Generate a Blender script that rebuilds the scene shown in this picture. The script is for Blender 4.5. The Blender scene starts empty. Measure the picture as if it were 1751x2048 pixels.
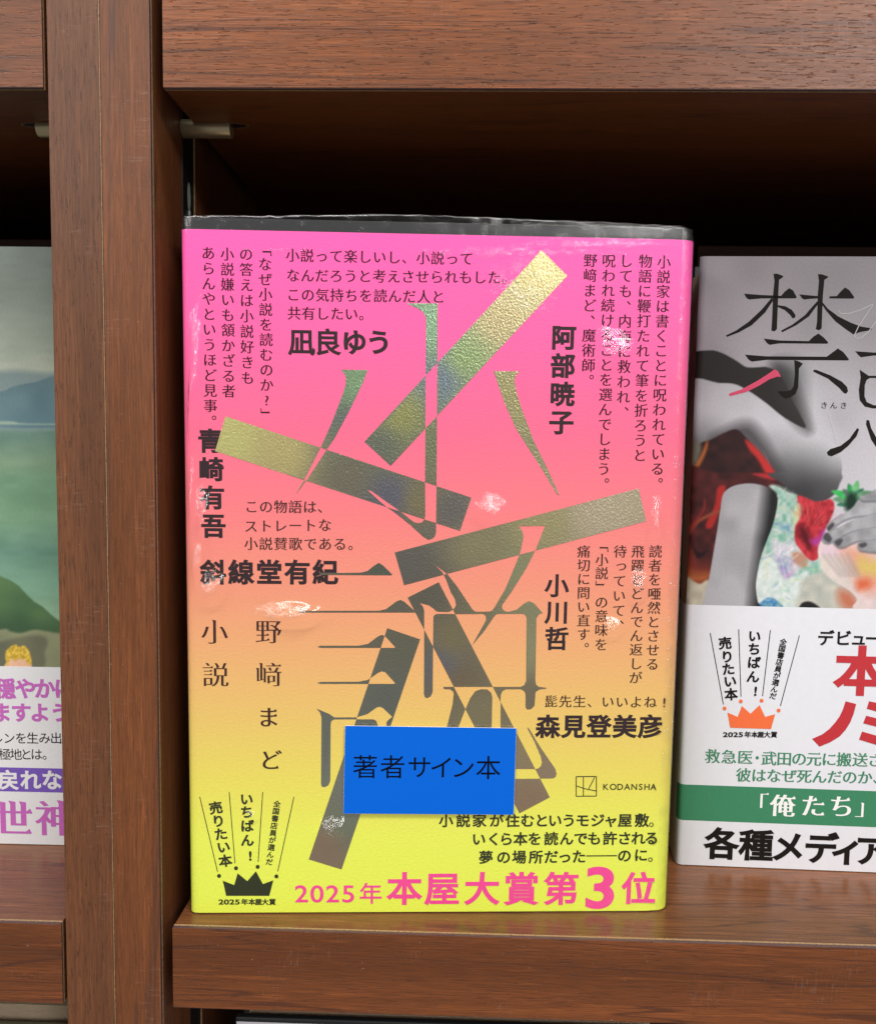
import bpy, bmesh, math, random
import numpy as np
from mathutils import Matrix, Vector
from mathutils.geometry import delaunay_2d_cdt
random.seed(7)
S = 0.001                                   # millimetres to metres
scene = bpy.context.scene
COL = scene.collection

# ------------------------------------------------------------------ camera
F_PX, CX, CY = 1762.3, 875.5, 1023.8
PITCH, YAW, ROLL = -0.0807, 0.0282, -0.0138
CAM = np.array([61.18, -232.17, 134.86])
def rot(p, y, r):
    cy, sy = math.cos(y), math.sin(y); cp, sp = math.cos(p), math.sin(p); cr, sr = math.cos(r), math.sin(r)
    return (np.array([[cy, -sy, 0], [sy, cy, 0], [0, 0, 1]]) @ np.array([[1, 0, 0], [0, cp, -sp], [0, sp, cp]])
            @ np.array([[cr, 0, sr], [0, 1, 0], [-sr, 0, cr]]))
RM = rot(PITCH, YAW, ROLL)
cd = bpy.data.cameras.new('camera'); cam = bpy.data.objects.new('camera', cd); COL.objects.link(cam)
cd.sensor_fit = 'HORIZONTAL'; cd.sensor_width = 36; cd.lens = 36 * F_PX / 1751
cd.clip_start = 0.01; cd.clip_end = 30
cam.matrix_world = Matrix(((RM[0, 0], RM[0, 2], -RM[0, 1], CAM[0] * S), (RM[1, 0], RM[1, 2], -RM[1, 1], CAM[1] * S),
                           (RM[2, 0], RM[2, 2], -RM[2, 1], CAM[2] * S), (0, 0, 0, 1)))
scene.camera = cam

# ------------------------------------------------------------------ light: a shop lit from its ceiling
w = bpy.data.worlds.new('World'); scene.world = w; w.use_nodes = True
bg = w.node_tree.nodes['Background']; bg.inputs[0].default_value = (1.0, 0.96, 0.92, 1); bg.inputs[1].default_value = 0.27
def lamp(name, loc, size, power, target=(0.06, 0, 0.1), col=(1, 0.975, 0.945)):
    l = bpy.data.lights.new(name, 'AREA'); l.shape = 'RECTANGLE'; l.size, l.size_y = size; l.energy = power; l.color = col
    o = bpy.data.objects.new(name, l); COL.objects.link(o); o.location = loc
    o.rotation_euler = (Vector(target) - Vector(loc)).to_track_quat('-Z', 'Y').to_euler()
    return o
lamp('ceiling_lamp', (0.30, -0.80, 1.75), (1.5, 0.25), 40)
lamp('ceiling_lamp', (-0.65, -0.85, 1.35), (0.8, 0.2), 12)
lamp('ceiling_lamp', (1.30, -2.2, 1.15), (1.2, 0.3), 34)
lamp('ceiling_lamp', (-1.50, -2.3, 1.10), (1.0, 0.3), 14)
scene.view_settings.view_transform = 'Standard'; scene.view_settings.look = 'None'
scene.view_settings.exposure = 0; scene.view_settings.gamma = 1
scene.cycles.max_bounces = 8; scene.cycles.transparent_max_bounces = 12
scene.cycles.caustics_reflective = False

# ------------------------------------------------------------------ helpers
def lin(c):
    c = np.asarray(c, float) / 255.0
    return np.where(c <= 0.04045, c / 12.92, ((c + 0.055) / 1.055) ** 2.4)
def lin4(c): return (*[float(v) for v in lin(c)], 1.0)

class Plane:
    """front face of a standing book: u to the right, v up, in millimetres"""
    def __init__(s, x, y, yaw, lean):
        cy, sy = math.cos(yaw), math.sin(yaw)
        s.o = np.array([x, y, 0.0]); s.U = np.array([cy, sy, 0.0])
        s.V = np.array([-math.sin(lean) * sy, math.sin(lean) * cy, math.cos(lean)])
        s.N = np.cross(s.U, s.V)            # towards the viewer (-Y)
    def matrix(s):                          # local x=u, y=depth into the shelf, z=v
        D = -s.N
        return Matrix(((s.U[0], D[0], s.V[0], s.o[0] * S), (s.U[1], D[1], s.V[1], s.o[1] * S), (s.U[2], D[2], s.V[2], s.o[2] * S), (0, 0, 0, 1)))
    def uv(s, p):                           # measured photograph point -> millimetres on this face
        p = np.atleast_2d(np.asarray(p, float))
        v = np.stack([(p[:, 0] - CX) / F_PX, np.ones(len(p)), -(p[:, 1] - CY) / F_PX], 1) @ RM.T
        A = np.array([s.U, s.V]).T
        out = []
        for r in v:
            sol = np.linalg.solve(np.column_stack([A, -r]), CAM - s.o); out.append(sol[:2])
        return np.array(out)
    def px(s, uv):
        P = s.o + uv[:, :1] * s.U + uv[:, 1:2] * s.V - CAM
        v = P @ RM
        return np.stack([CX + F_PX * v[:, 0] / v[:, 1], CY - F_PX * v[:, 2] / v[:, 1]], 1)
PB = Plane(-14.545, 5.70, 0.0625, -0.0186)      # wrapped book in the middle
PR = Plane(131.406, 43.09, -0.0285, -0.011)     # book on the right
PL = Plane(-20.197, 45.56, 0.0087, -0.0062)     # book on the left (its right edge is at u=-30)

def mesh_obj(name, verts, faces, mat, parent=None, smooth=False, cols=None, attr=None, uvz=None):
    me = bpy.data.meshes.new(name)
    me.from_pydata([tuple(float(c) * S for c in v) for v in verts], [], [tuple(int(i) for i in f) for f in faces])
    me.materials.append(mat)
    if smooth: me.polygons.foreach_set('use_smooth', [True] * len(me.polygons))
    if cols is not None:
        a = me.color_attributes.new('print', 'FLOAT_COLOR', 'POINT')
        a.data.foreach_set('color', np.column_stack([cols, np.ones(len(cols))]).astype(np.float32).ravel())
    if attr is not None:
        a = me.attributes.new('wrinkle', 'FLOAT', 'POINT'); a.data.foreach_set('value', np.asarray(attr, np.float32))
    me.update()
    o = bpy.data.objects.new(name, me); COL.objects.link(o)
    if parent: o.parent = parent
    return o
def empty(name, label, cat, m=None, group=None):
    o = bpy.data.objects.new(name, None); COL.objects.link(o); o.empty_display_size = .02
    if m is not None: o.matrix_world = m
    o['label'] = label; o['category'] = cat
    if group: o['group'] = group
    return o
def box(name, x0, x1, y0, y1, z0, z1, mat, parent=None, bevel=0.0):
    bm = bmesh.new(); bmesh.ops.create_cube(bm, size=1)
    for v in bm.verts:
        v.co = Vector(((x0 + x1) / 2 + v.co.x * (x1 - x0), (y0 + y1) / 2 + v.co.y * (y1 - y0), (z0 + z1) / 2 + v.co.z * (z1 - z0))) * S
    if bevel: bmesh.ops.bevel(bm, geom=bm.edges[:], offset=bevel * S, segments=2, profile=.5, affect='EDGES')
    me = bpy.data.meshes.new(name); bm.to_mesh(me); bm.free(); me.materials.append(mat)
    o = bpy.data.objects.new(name, me); COL.objects.link(o)
    if parent: o.parent = parent
    return o
def cyl(name, p0, p1, r, mat, parent=None, seg=28, bevel=0.0):
    p0, p1 = Vector(p0) * S, Vector(p1) * S
    bm = bmesh.new(); bmesh.ops.create_cone(bm, cap_ends=True, segments=seg, radius1=r * S, radius2=r * S, depth=(p1 - p0).length)
    if bevel:
        es = [e for e in bm.edges if abs(e.verts[0].co.z - e.verts[1].co.z) < 1e-9]
        bmesh.ops.bevel(bm, geom=es, offset=bevel * S, segments=2, profile=.5, affect='EDGES')
    M = Matrix.Translation((p0 + p1) / 2) @ (p1 - p0).to_track_quat('Z', 'Y').to_matrix().to_4x4()
    bmesh.ops.transform(bm, matrix=M, verts=bm.verts)
    for f in bm.faces: f.smooth = len(f.verts) == 4
    me = bpy.data.meshes.new(name); bm.to_mesh(me); bm.free(); me.materials.append(mat)
    o = bpy.data.objects.new(name, me); COL.objects.link(o)
    if parent: o.parent = parent
    return o

# ------------------------------------------------------------------ materials
class NT:
    def __init__(s, name):
        s.m = bpy.data.materials.new(name); s.m.use_nodes = True; s.t = s.m.node_tree; s.t.nodes.clear()
        s.out = s.n('ShaderNodeOutputMaterial')
    def n(s, typ, **kw):
        nd = s.t.nodes.new(typ)
        for k, v in kw.items():
            if k.startswith('_'): setattr(nd, k[1:], v)
        return nd
    def l(s, a, b): s.t.links.new(a, b)
    def coords(s, scale=(1, 1, 1), loc=(0, 0, 0)):
        tc = s.n('ShaderNodeTexCoord'); mp = s.n('ShaderNodeMapping')
        mp.inputs['Scale'].default_value = tuple(1000 * k for k in scale); mp.inputs['Location'].default_value = loc
        s.l(tc.outputs['Object'], mp.inputs[0]); return mp.outputs[0]
    def noise(s, vec, scale=1, detail=3, rough=.55, dist=0.0):
        nd = s.n('ShaderNodeTexNoise'); s.l(vec, nd.inputs['Vector']); nd.inputs['Scale'].default_value = scale
        nd.inputs['Detail'].default_value = detail; nd.inputs['Roughness'].default_value = rough; nd.inputs['Distortion'].default_value = dist
        return nd.outputs['Fac']
    def ramp(s, fac, stops, interp='LINEAR'):
        nd = s.n('ShaderNodeValToRGB'); s.l(fac, nd.inputs[0]); cr = nd.color_ramp; cr.interpolation = interp
        while len(cr.elements) < len(stops): cr.elements.new(.5)
        for e, (p, c) in zip(cr.elements, stops):
            e.position = p; e.color = c if len(c) == 4 else (*c, 1)
        return nd.outputs[0]
    def rng(s, fac, a, b, c=0.0, d=1.0, smooth=False):
        nd = s.n('ShaderNodeMapRange'); s.l(fac, nd.inputs[0])
        if smooth: nd.interpolation_type = 'SMOOTHSTEP'
        for i, v in enumerate((a, b, c, d)): nd.inputs[1 + i].default_value = v
        return nd.outputs[0]
    def math(s, op, a, b=None):
        nd = s.n('ShaderNodeMath'); nd.operation = op
        for i, v in enumerate((a, b)):
            if v is None: continue
            if isinstance(v, (int, float)): nd.inputs[i].default_value = v
            else: s.l(v, nd.inputs[i])
        return nd.outputs[0]
    def mix(s, fac, a, b, typ='MIX'):
        nd = s.n('ShaderNodeMix'); nd.data_type = 'RGBA'; nd.blend_type = typ
        for i, v in ((0, fac), (6, a), (7, b)):
            if isinstance(v, (int, float)): nd.inputs[i].default_value = v
            elif isinstance(v, tuple): nd.inputs[i].default_value = v if len(v) == 4 else (*v, 1)
            else: s.l(v, nd.inputs[i])
        return nd.outputs[2]
    def bump(s, h, strength=.3, dist=.1, normal=None):
        nd = s.n('ShaderNodeBump'); s.l(h, nd.inputs['Height']); nd.inputs['Strength'].default_value = strength
        nd.inputs['Distance'].default_value = dist * S
        if normal is not None: s.l(normal, nd.inputs['Normal'])
        return nd.outputs[0]
    def principled(s, color, rough=.5, normal=None, metallic=0.0, spec=.5, **kw):
        p = s.n('ShaderNodeBsdfPrincipled')
        for k, v in (('Base Color', color), ('Roughness', rough), ('Metallic', metallic), ('Specular IOR Level', spec), *kw.items()):
            if isinstance(v, (int, float)): p.inputs[k].default_value = v
            elif isinstance(v, tuple): p.inputs[k].default_value = v if len(v) == 4 else (*v, 1)
            else: s.l(v, p.inputs[k])
        if normal is not None: s.l(normal, p.inputs['Normal'])
        s.l(p.outputs[0], s.out.inputs[0]); return p

def wood(name, axis, seed, lo=(88, 50, 32), hi=(133, 82, 55), dark=(66, 38, 30), pores=.6, rough=.36, bumpk=.5, figure=1.0):
    """walnut-look laminate; grain runs along `axis` (0 = x, 2 = z)"""
    lo = (lo[0] * 1.07, lo[1] * 1.03, lo[2] * .87); hi = (hi[0] * 1.10, hi[1] * 1.05, hi[2] * .91)
    t = NT(name)
    def v(across, along, off=0.0):
        sc = [across] * 3; sc[axis] = along
        return t.coords(tuple(sc), (seed * 3.1 + off, seed * 1.7 + off, seed * 2.3 - off))
    fig = t.noise(v(.05, .0035), 1, 3, .55, .6)
    base = t.ramp(fig, [(.30, lin4(lo)), (.50, lin4([(a + b) / 2 for a, b in zip(lo, hi)])), (.70, lin4(hi))])
    streak = t.rng(t.noise(v(.42, .012, 4), 1, 4, .6), .38, .66, 0, 1)
    base = t.mix(t.math('MULTIPLY', streak, .45), base, lin4(lo))
    lightl = t.rng(t.noise(v(1.5, .035, 12), 1, 3, .65), .56, .72, 0, .4)
    base = t.mix(lightl, base, lin4([min(255, c * 1.22) for c in hi]))
    vein = t.noise(v(.11, .0045, 9), 1, 2, .5, .8)
    vl = t.math('ABSOLUTE', t.math('SUBTRACT', vein, .5))
    vein_m = t.rng(vl, 0.0, .018, .75 * figure, 0, True)
    base = t.mix(vein_m, base, lin4(dark))
    fine = t.noise(v(2.6, .10, 2), 1, 3, .7)
    base = t.mix(t.rng(fine, .35, .65, 0, .62), base, lin4([c * .72 for c in lo]))
    pore = t.noise(v(2.1, .19, 7), 1, 2, .6)
    pm = t.rng(pore, .60, .66, 0, 1, True)
    base = t.mix(t.math('MULTIPLY', pm, pores * .55), base, lin4([c * .62 for c in lo]))
    # dust specks and rubbed marks
    sp = t.noise(t.coords((.55,) * 3, (seed, 3, 8)), 1, 1, .4)
    specks = t.math('MULTIPLY', t.rng(t.noise(t.coords((1.9,) * 3, (2, seed, 1)), 1, 2, .5), .735, .78, 0, 1, True), t.rng(sp, .48, .62, 0, 1))
    sv = [.9, .9, .9]; sv[axis] = 1.6; sv[2 if axis == 0 else 0] = .22
    rub = t.math('MULTIPLY', t.rng(t.noise(t.coords(tuple(sv), (seed * 2, 5, 1)), 1, 5, .75), .55, .70, 0, 1),
                 t.rng(t.noise(t.coords((.045,) * 3, (seed * 5, 1, 3)), 1, 2, .5), .55, .66, 0, 1, True))
    base = t.mix(t.math('MULTIPLY', specks, .6), base, lin4((205, 180, 160)))
    base = t.mix(t.math('MULTIPLY', rub, .20), base, lin4((170, 145, 135)))
    h = t.math('ADD', t.math('MULTIPLY', pm, -1.0), t.math('MULTIPLY', fine, .35))
    nb = t.bump(h, min(1, bumpk), .12 if bumpk < 1 else .2)
    rr = t.math('ADD', t.math('MULTIPLY', fine, .12), rough - .05)
    t.principled(base, rr, nb, spec=.38)
    return t.m

def plain(name, rgb, rough=.5, metallic=0.0, spec=.5, bump=0.0, bscale=1.0, aniso=None, var=0.0):
    t = NT(name); c = lin4(rgb)
    vec = t.coords((bscale,) * 3 if aniso is None else aniso)
    nz = t.noise(vec, 1, 3, .6)
    col = t.mix(t.rng(nz, .3, .7, 0, 1), tuple(k * (1 - var) for k in c[:3]), tuple(min(1, k * (1 + var)) for k in c[:3]))
    nrm = t.bump(nz, bump, .1) if bump else None
    t.principled(col, rough, nrm, metallic, spec); return t.m

M = {}
M['post_l'] = wood('walnut_laminate_upright', 2, 1.0, lo=(86, 54, 39), hi=(114, 74, 53), dark=(80, 52, 44), pores=.95, rough=.42, bumpk=.45, figure=.5)
M['post_r'] = wood('walnut_laminate_upright_edge', 2, 2.3, lo=(88, 52, 32), hi=(118, 72, 46), dark=(78, 52, 46), pores=.6, rough=.42, bumpk=.35)
M['wall'] = wood('walnut_laminate_side', 2, 4.1, lo=(80, 45, 27), hi=(112, 68, 42), rough=.5, bumpk=.2)
M['board'] = wood('walnut_laminate_shelf_edge', 0, 3.2, lo=(96, 55, 34), hi=(130, 79, 51), pores=.28, rough=.33, bumpk=1.2)
M['board2'] = wood('walnut_laminate_lower_edge', 0, 6.6, lo=(88, 50, 30), hi=(122, 72, 44), rough=.38, bumpk=.4)
M['top'] = wood('walnut_laminate_shelf_face', 0, 5.4, lo=(92, 58, 40), hi=(122, 80, 58), pores=.5, rough=.26, bumpk=.08)
M['under'] = wood('walnut_laminate_underside', 0, 8.4, lo=(92, 52, 28), hi=(114, 67, 38), pores=.3, rough=.45, bumpk=.12)
M['band_core'] = plain('dark_edge_band', (72, 50, 50), .4, bump=.2, bscale=2, var=.2)
M['glue'] = plain('cream_glue_line', (140, 112, 80), .6, bump=.6, aniso=(1.2, 1.2, 1.2), var=.35)
M['chan'] = plain('black_channel', (16, 15, 15), .45, var=.2)
M['steel'] = plain('grey_steel', (150, 154, 152), .45, .2, bump=.1, var=.15)
M['pin'] = plain('brushed_nickel', (186, 174, 142), .33, .75, bump=.25, aniso=(.15, 5, 5), var=.12)
M['dark'] = wood('walnut_laminate_back', 0, 9.2, lo=(60, 36, 24), hi=(80, 50, 34), rough=.55, bumpk=.1)

def paper_gradient():
    t = NT('gradient_band_paper')
    tc = t.n('ShaderNodeTexCoord'); sx = t.n('ShaderNodeSeparateXYZ'); t.l(tc.outputs['Object'], sx.inputs[0])
    fac = t.math('DIVIDE', sx.outputs['Z'], .190)
    st = [(0, (220, 236, 80)), (.12, (222, 230, 86)), (.20, (222, 212, 90)), (.30, (222, 188, 102)), (.40, (224, 166, 110)), (.50, (228, 142, 116)),
          (.60, (234, 120, 124)), (.72, (240, 102, 138)), (.86, (246, 94, 160)), (1, (248, 90, 175))]
    col = t.ramp(fac, [(p, lin4(c)) for p, c in st])
    g = t.noise(t.coords((1.1, 1.1, 1.6)), 1, 4, .65)
    col = t.mix(t.rng(g, .35, .65, 0, .07), col, (0.4, 0.12, 0.08, 1))
    t.principled(col, .5, t.bump(g, .42, .18), spec=.3); return t.m
M['obi'] = paper_gradient()
M['black_paper'] = plain('black_board_paper', (30, 31, 34), .42, bump=.15, bscale=2, var=.1)
M['pages'] = plain('page_edges', (214, 192, 164), .8, bump=.5, aniso=(.3, 9, .3), var=.25)
M['ink'] = plain('black_ink', (48, 34, 38), .5, spec=.12, var=.06)
M['ink_thin'] = plain('dark_plum_ink', (52, 10, 34), .5, spec=.12, var=.06)
M['ink_thin2'] = plain('dark_brown_ink', (62, 36, 30), .5, spec=.12, var=.06)
M['ink_green'] = plain('olive_black_ink', (46, 50, 30), .5, spec=.12, var=.06)
M['pink_ink'] = plain('pink_ink', (232, 72, 144), .5, spec=.3, var=.04)
M['sticker'] = plain('blue_sticker_paper', (0, 91, 198), .6, spec=.12, bump=.08, bscale=3, var=.03)
M['sticker_ink'] = plain('sticker_ink', (3, 4, 14), .6, spec=.08, var=.06)
M['sticker_core'] = plain('sticker_edge', (226, 226, 214), .6)
M['white_paper'] = plain('white_band_paper', (208, 209, 216), .45, spec=.35, bump=.05, bscale=.4, var=.02)
M['ink_black'] = plain('print_black', (26, 22, 20), .5, spec=.12, var=.06)
M['ink_red'] = plain('print_red', (176, 42, 50), .45, var=.04)
M['ink_orange'] = plain('print_orange', (222, 102, 56), .45, var=.03)
M['ink_forest'] = plain('print_green', (52, 122, 88), .45, var=.04)
M['ink_white'] = plain('print_white', (226, 226, 226), .45, var=.02)
M['ink_grey'] = plain('print_pale_grey', (196, 194, 196), .45, var=.02)
M['ink_rose'] = plain('print_rose', (206, 60, 98), .45, var=.03)
M['ink_purple'] = plain('print_purple', (178, 92, 170), .5, var=.05)
M['ink_violet'] = plain('print_violet', (104, 76, 164), .5, var=.04)
M['canvas_white'] = plain('white_laid_paper', (206, 206, 208), .55, spec=.3, bump=.25, aniso=(3.2, 3, .5), var=.03)
def art(name, aniso=None, bump=.05, rough=.42):
    t = NT(name); a = t.n('ShaderNodeVertexColor'); a.layer_name = 'print'
    nz = t.noise(t.coords(aniso or (1.5,) * 3), 1, 3, .6)
    col = t.mix(t.rng(nz, .3, .7, 0, .12), a.outputs[0], (0.02, 0.02, 0.02, 1))
    t.principled(col, rough, t.bump(nz, bump, .1), spec=.2); return t.m
M['art_r'] = art('printed_photo_cover'); M['art_l'] = art('printed_landscape_cover', (3.2, 3, .5), .3, .55)

def foil():
    t = NT('iridescent_foil_painted_sheen'); a = t.n('ShaderNodeVertexColor'); a.layer_name = 'print'  # vertex tint carries the foil's painted sheen
    g = t.noise(t.coords((2.1, 2.1, 1.5)), 1, 3, .6)
    hue = t.noise(t.coords((3.5, 3.5, 3.5), (3, 1, 2)), 1, 2, .6)
    col = t.mix(t.rng(hue, .35, .65, 0, .18), a.outputs[0], t.ramp(hue, [(.3, (.30, .42, .22, 1)), (.5, (.55, .5, .3, 1)), (.7, (.35, .4, .5, 1))]))
    t.principled(col, .30, t.bump(g, 1.0, .11), .9, .5)
    return t.m
M['foil'] = foil()
def film():
    t = NT('clear_shrink_film')
    wr = t.n('ShaderNodeAttribute'); wr.attribute_name = 'wrinkle'
    n1 = t.noise(t.coords((1.05, 1.05, 1.7), (1, 2, 3)), 1, 4, .62, 1.2)
    n2 = t.noise(t.coords((.05, .05, .08)), 1, 2, .5)
    h = t.math('ADD', t.math('MULTIPLY', n1, t.math('MULTIPLY', wr.outputs['Fac'], .36)), t.math('MULTIPLY', n2, .25))
    nrm = t.bump(h, 1.0, 2.0)
    gl = t.n('ShaderNodeBsdfGlossy'); gl.inputs['Roughness'].default_value = .11; gl.inputs['Color'].default_value = (1, 1, 1, 1); t.l(nrm, gl.inputs['Normal'])
    tr = t.n('ShaderNodeBsdfTransparent'); tr.inputs[0].default_value = (.985, .985, .985, 1)
    lw = t.n('ShaderNodeLayerWeight'); lw.inputs[0].default_value = .5
    fr = t.math('ADD', t.math('MULTIPLY', t.math('POWER', lw.outputs['Facing'], 5), .9), .045)
    f2 = t.math('MINIMUM', t.math('MULTIPLY', fr, t.rng(wr.outputs['Fac'], .05, .9, .8, 5.0)), 1.0)
    mx = t.n('ShaderNodeMixShader'); t.l(f2, mx.inputs[0]); t.l(tr.outputs[0], mx.inputs[1]); t.l(gl.outputs[0], mx.inputs[2])
    t.l(mx.outputs[0], t.out.inputs[0]); return t.m
M['film'] = film()

# ------------------------------------------------------------------ glyph outlines from Blender's own built-in font
_gl = {}
def contours(ch):
    if ch in _gl: return _gl[ch]
    c = bpy.data.curves.new('glyph', 'FONT'); c.body = ch; o = bpy.data.objects.new('glyph', c)
    COL.objects.link(o); bpy.context.view_layer.update(); dg = bpy.context.evaluated_depsgraph_get()
    k = o.evaluated_get(dg).to_curve(dg); res = []
    for sp in k.splines:
        bp = sp.bezier_points; n = len(bp); pts = []
        for i in range(n):
            a, b = bp[i], bp[(i + 1) % n]
            p0, p1, p2, p3 = (np.array(q[:2]) for q in (a.co, a.handle_right, b.handle_left, b.co))
            d = p3 - p0; L = np.hypot(*d) + 1e-9
            dev = max(abs(np.cross(d, p1 - p0)), abs(np.cross(d, p2 - p0))) / L
            m = 1 if dev < .002 else (2 if dev < .012 else (4 if dev < .06 else 7))
            for j in range(m):
                s = j / m; pts.append((1 - s) ** 3 * p0 + 3 * (1 - s) ** 2 * s * p1 + 3 * (1 - s) * s * s * p2 + s ** 3 * p3)
        P = [pts[0]]
        for p in pts[1:]:
            if np.hypot(*(p - P[-1])) > .002: P.append(p)
        if np.hypot(*(P[0] - P[-1])) < .002: P.pop()
        if len(P) > 2: res.append(np.array(P))
    o.to_curve_clear() if hasattr(o, 'to_curve_clear') else None
    bpy.data.objects.remove(o); bpy.data.curves.remove(c)
    # orientation: make the largest contour positive
    ar = [0.5 * np.sum(p[:, 0] * np.roll(p[:, 1], -1) - np.roll(p[:, 0], -1) * p[:, 1]) for p in res]
    if ar and ar[int(np.argmax(np.abs(ar)))] < 0: res = [p[::-1] for p in res]
    _gl[ch] = res; return res
def offset(P, ex, ey):
    if not (ex or ey): return P
    a, b = np.roll(P, 1, 0), np.roll(P, -1, 0)
    d1 = P - a; d2 = b - P
    d1 /= np.hypot(d1[:, 0], d1[:, 1])[:, None]; d2 /= np.hypot(d2[:, 0], d2[:, 1])[:, None]
    n1 = np.stack([d1[:, 1], -d1[:, 0]], 1); n2 = np.stack([d2[:, 1], -d2[:, 0]], 1)   # outward for positive contours
    m = n1 + n2; k = 1 + np.sum(n1 * n2, 1); k = np.maximum(k, .35)
    return P + m / k[:, None] * np.array([ex, ey])
def winding(C, pts):
    w = np.zeros(len(pts))
    for P in C:
        x0, y0 = P[:, 0][None], P[:, 1][None]; x1, y1 = np.roll(P[:, 0], -1)[None], np.roll(P[:, 1], -1)[None]
        px, py = pts[:, :1], pts[:, 1:2]
        cr = (x1 - x0) * (py - y0) - (px - x0) * (y1 - y0)
        w += np.sum((y0 <= py) & (y1 > py) & (cr > 0), 1) - np.sum((y0 > py) & (y1 <= py) & (cr < 0), 1)
    return w
def cdt(C, extra=None):
    V, E = [], []
    for P in C:
        n0 = len(V); V += [Vector((float(p[0]), float(p[1]))) for p in P]; E += [(n0 + i, n0 + (i + 1) % len(P)) for i in range(len(P))]
    if extra is not None: V += [Vector((float(p[0]), float(p[1]))) for p in extra]
    v, e, f, *_ = delaunay_2d_cdt(V, E, [], 0, 1e-6)
    return np.array([[q.x, q.y] for q in v]), np.array([list(t) for t in f if len(t) == 3])
def serifs(C, k):
    """small triangles at the right end of level strokes and the head of upright ones, as printed book faces have"""
    out = []
    for P in C:
        n = len(P)
        for i in range(n):
            a, b, c, d = P[i - 1], P[i], P[(i + 1) % n], P[(i + 2) % n]
            e0, e1, e2 = b - a, c - b, d - c; L0, L1, L2 = (np.hypot(*e) for e in (e0, e1, e2))
            if L1 > .15 or L1 < .008 or L0 < .09 or L2 < .09: continue
            if abs(e1[0]) < .3 * L1 and e1[1] > 0 and e0[0] > .97 * L0 and e2[0] < -.97 * L2:
                out.append(np.array([(b[0] + .004, b[1]), (c[0] - .55 * k, c[1] + k), (c[0] - 1.9 * k, c[1] - .002)]))
            elif abs(e1[1]) < .3 * L1 and e1[0] < 0 and e0[1] > .97 * L0 and e2[1] < -.97 * L2:
                out.append(np.array([(c[0] - .6 * k, c[1] + .35 * k), (c[0], c[1] - .9 * k), (b[0], b[1])]))
    return out
_gm = {}
def glyph(ch, ex, ey):
    key = (ch, ex, ey)
    if key not in _gm:
        C = [offset(P, ex, ey) for P in contours(ch)]
        if ey < 0: C = C + serifs(C, .055 if ex < .03 else .075)
        v, f = cdt(C)
        keep = winding(C, v[f].mean(1)) > 0
        _gm[key] = (v, f[keep])
    return _gm[key]
STY = {'mincho': (.013, -.007), 'mincho_m': (.020, -.004), 'mincho_b': (.03, -.008), 'regular': (0, 0), 'medium': (.012, .010), 'bold': (.026, .022),
       'heavy': (.036, .030), 'light': (-.008, -.008), 'slim': (.010, -.019)}
ROT = set('「」ー—'); SHIFT = set('、。'); SMALL = set('っャィュ')
class Text:
    """collects printed characters of one block and links them as one flat mesh just proud of the paper"""
    def __init__(s, plane): s.pl = plane; s.V = []; s.F = []; s.n = 0
    def ch(s, c, px, size, style='regular', rotd=0.0, vertical=False, wide=1.0, center=(.5, .38)):
        uv = s.pl.uv([px, (px[0] + 10, px[1])])
        mm = size * abs(uv[1, 0] - uv[0, 0]) / 10
        ex, ey = STY[style]
        if c in '、。・' : ex = ey = 0
        v, f = glyph(c, ex, ey)
        if not len(f): return
        if c.isascii(): center = ((v[:, 0].min() + v[:, 0].max()) / 2, .365 if c not in '?!' else .38)
        v = (v - np.array(center)) * mm * np.array([wide, 1])
        r = rotd
        if vertical and c in ROT: r = -90 + rotd
        if vertical and c in SHIFT: v = v + np.array([.55, .52]) * mm
        if vertical and c in SMALL: v = v + np.array([.10, .08]) * mm
        a = math.radians(r); R2 = np.array([[math.cos(a), -math.sin(a)], [math.sin(a), math.cos(a)]])
        v = v @ R2.T + uv[0]
        s.V.append(v); s.F.append(f + s.n); s.n += len(v)
    def run(s, text, p0, p1, size, style='regular', n=None, **kw):
        """characters from centre p0 (first) to centre p1 (character number n-1)"""
        n = n or len(text)
        for i, c in enumerate(text):
            if c == ' ': continue
            k = i / (n - 1) if n > 1 else 0
            s.ch(c, (p0[0] + (p1[0] - p0[0]) * k, p0[1] + (p1[1] - p0[1]) * k), size, style, **kw)
    def at(s, text, xs, y, size, style='regular', y1=None, **kw):
        for i, (c, x) in enumerate(zip(text, xs)):
            yy = y if y1 is None else y + (y1 - y) * (x - xs[0]) / (xs[-1] - xs[0])
            s.ch(c, (x, yy), size, style, **kw)
    def poly(s, pts):
        uv = s.pl.uv(pts); a = 0.5 * np.sum(uv[:, 0] * np.roll(uv[:, 1], -1) - np.roll(uv[:, 0], -1) * uv[:, 1])
        if a < 0: uv = uv[::-1]
        v, f = cdt([uv]); f = f[winding([uv], v[f].mean(1)) > 0]
        s.V.append(v); s.F.append(f + s.n); s.n += len(v)
    def line(s, a, b, wpx):
        a, b = np.array(a, float), np.array(b, float); d = b - a; d /= np.hypot(*d); m = np.array([-d[1], d[0]]) * wpx / 2
        s.poly([a + m, b + m, b - m, a - m])
    def disc(s, c, r): s.poly([(c[0] + r * math.cos(k * math.pi / 12), c[1] + r * math.sin(k * math.pi / 12)) for k in range(24)])
    def build(s, name, mat, parent, lift=.07, label=None):
        v = np.vstack(s.V); f = np.vstack(s.F)
        V3 = np.column_stack([v[:, 0], np.full(len(v), -lift), v[:, 1]])
        o = mesh_obj(name, V3, f, M[mat], parent)
        if label: o['label'] = label
        return o

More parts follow.
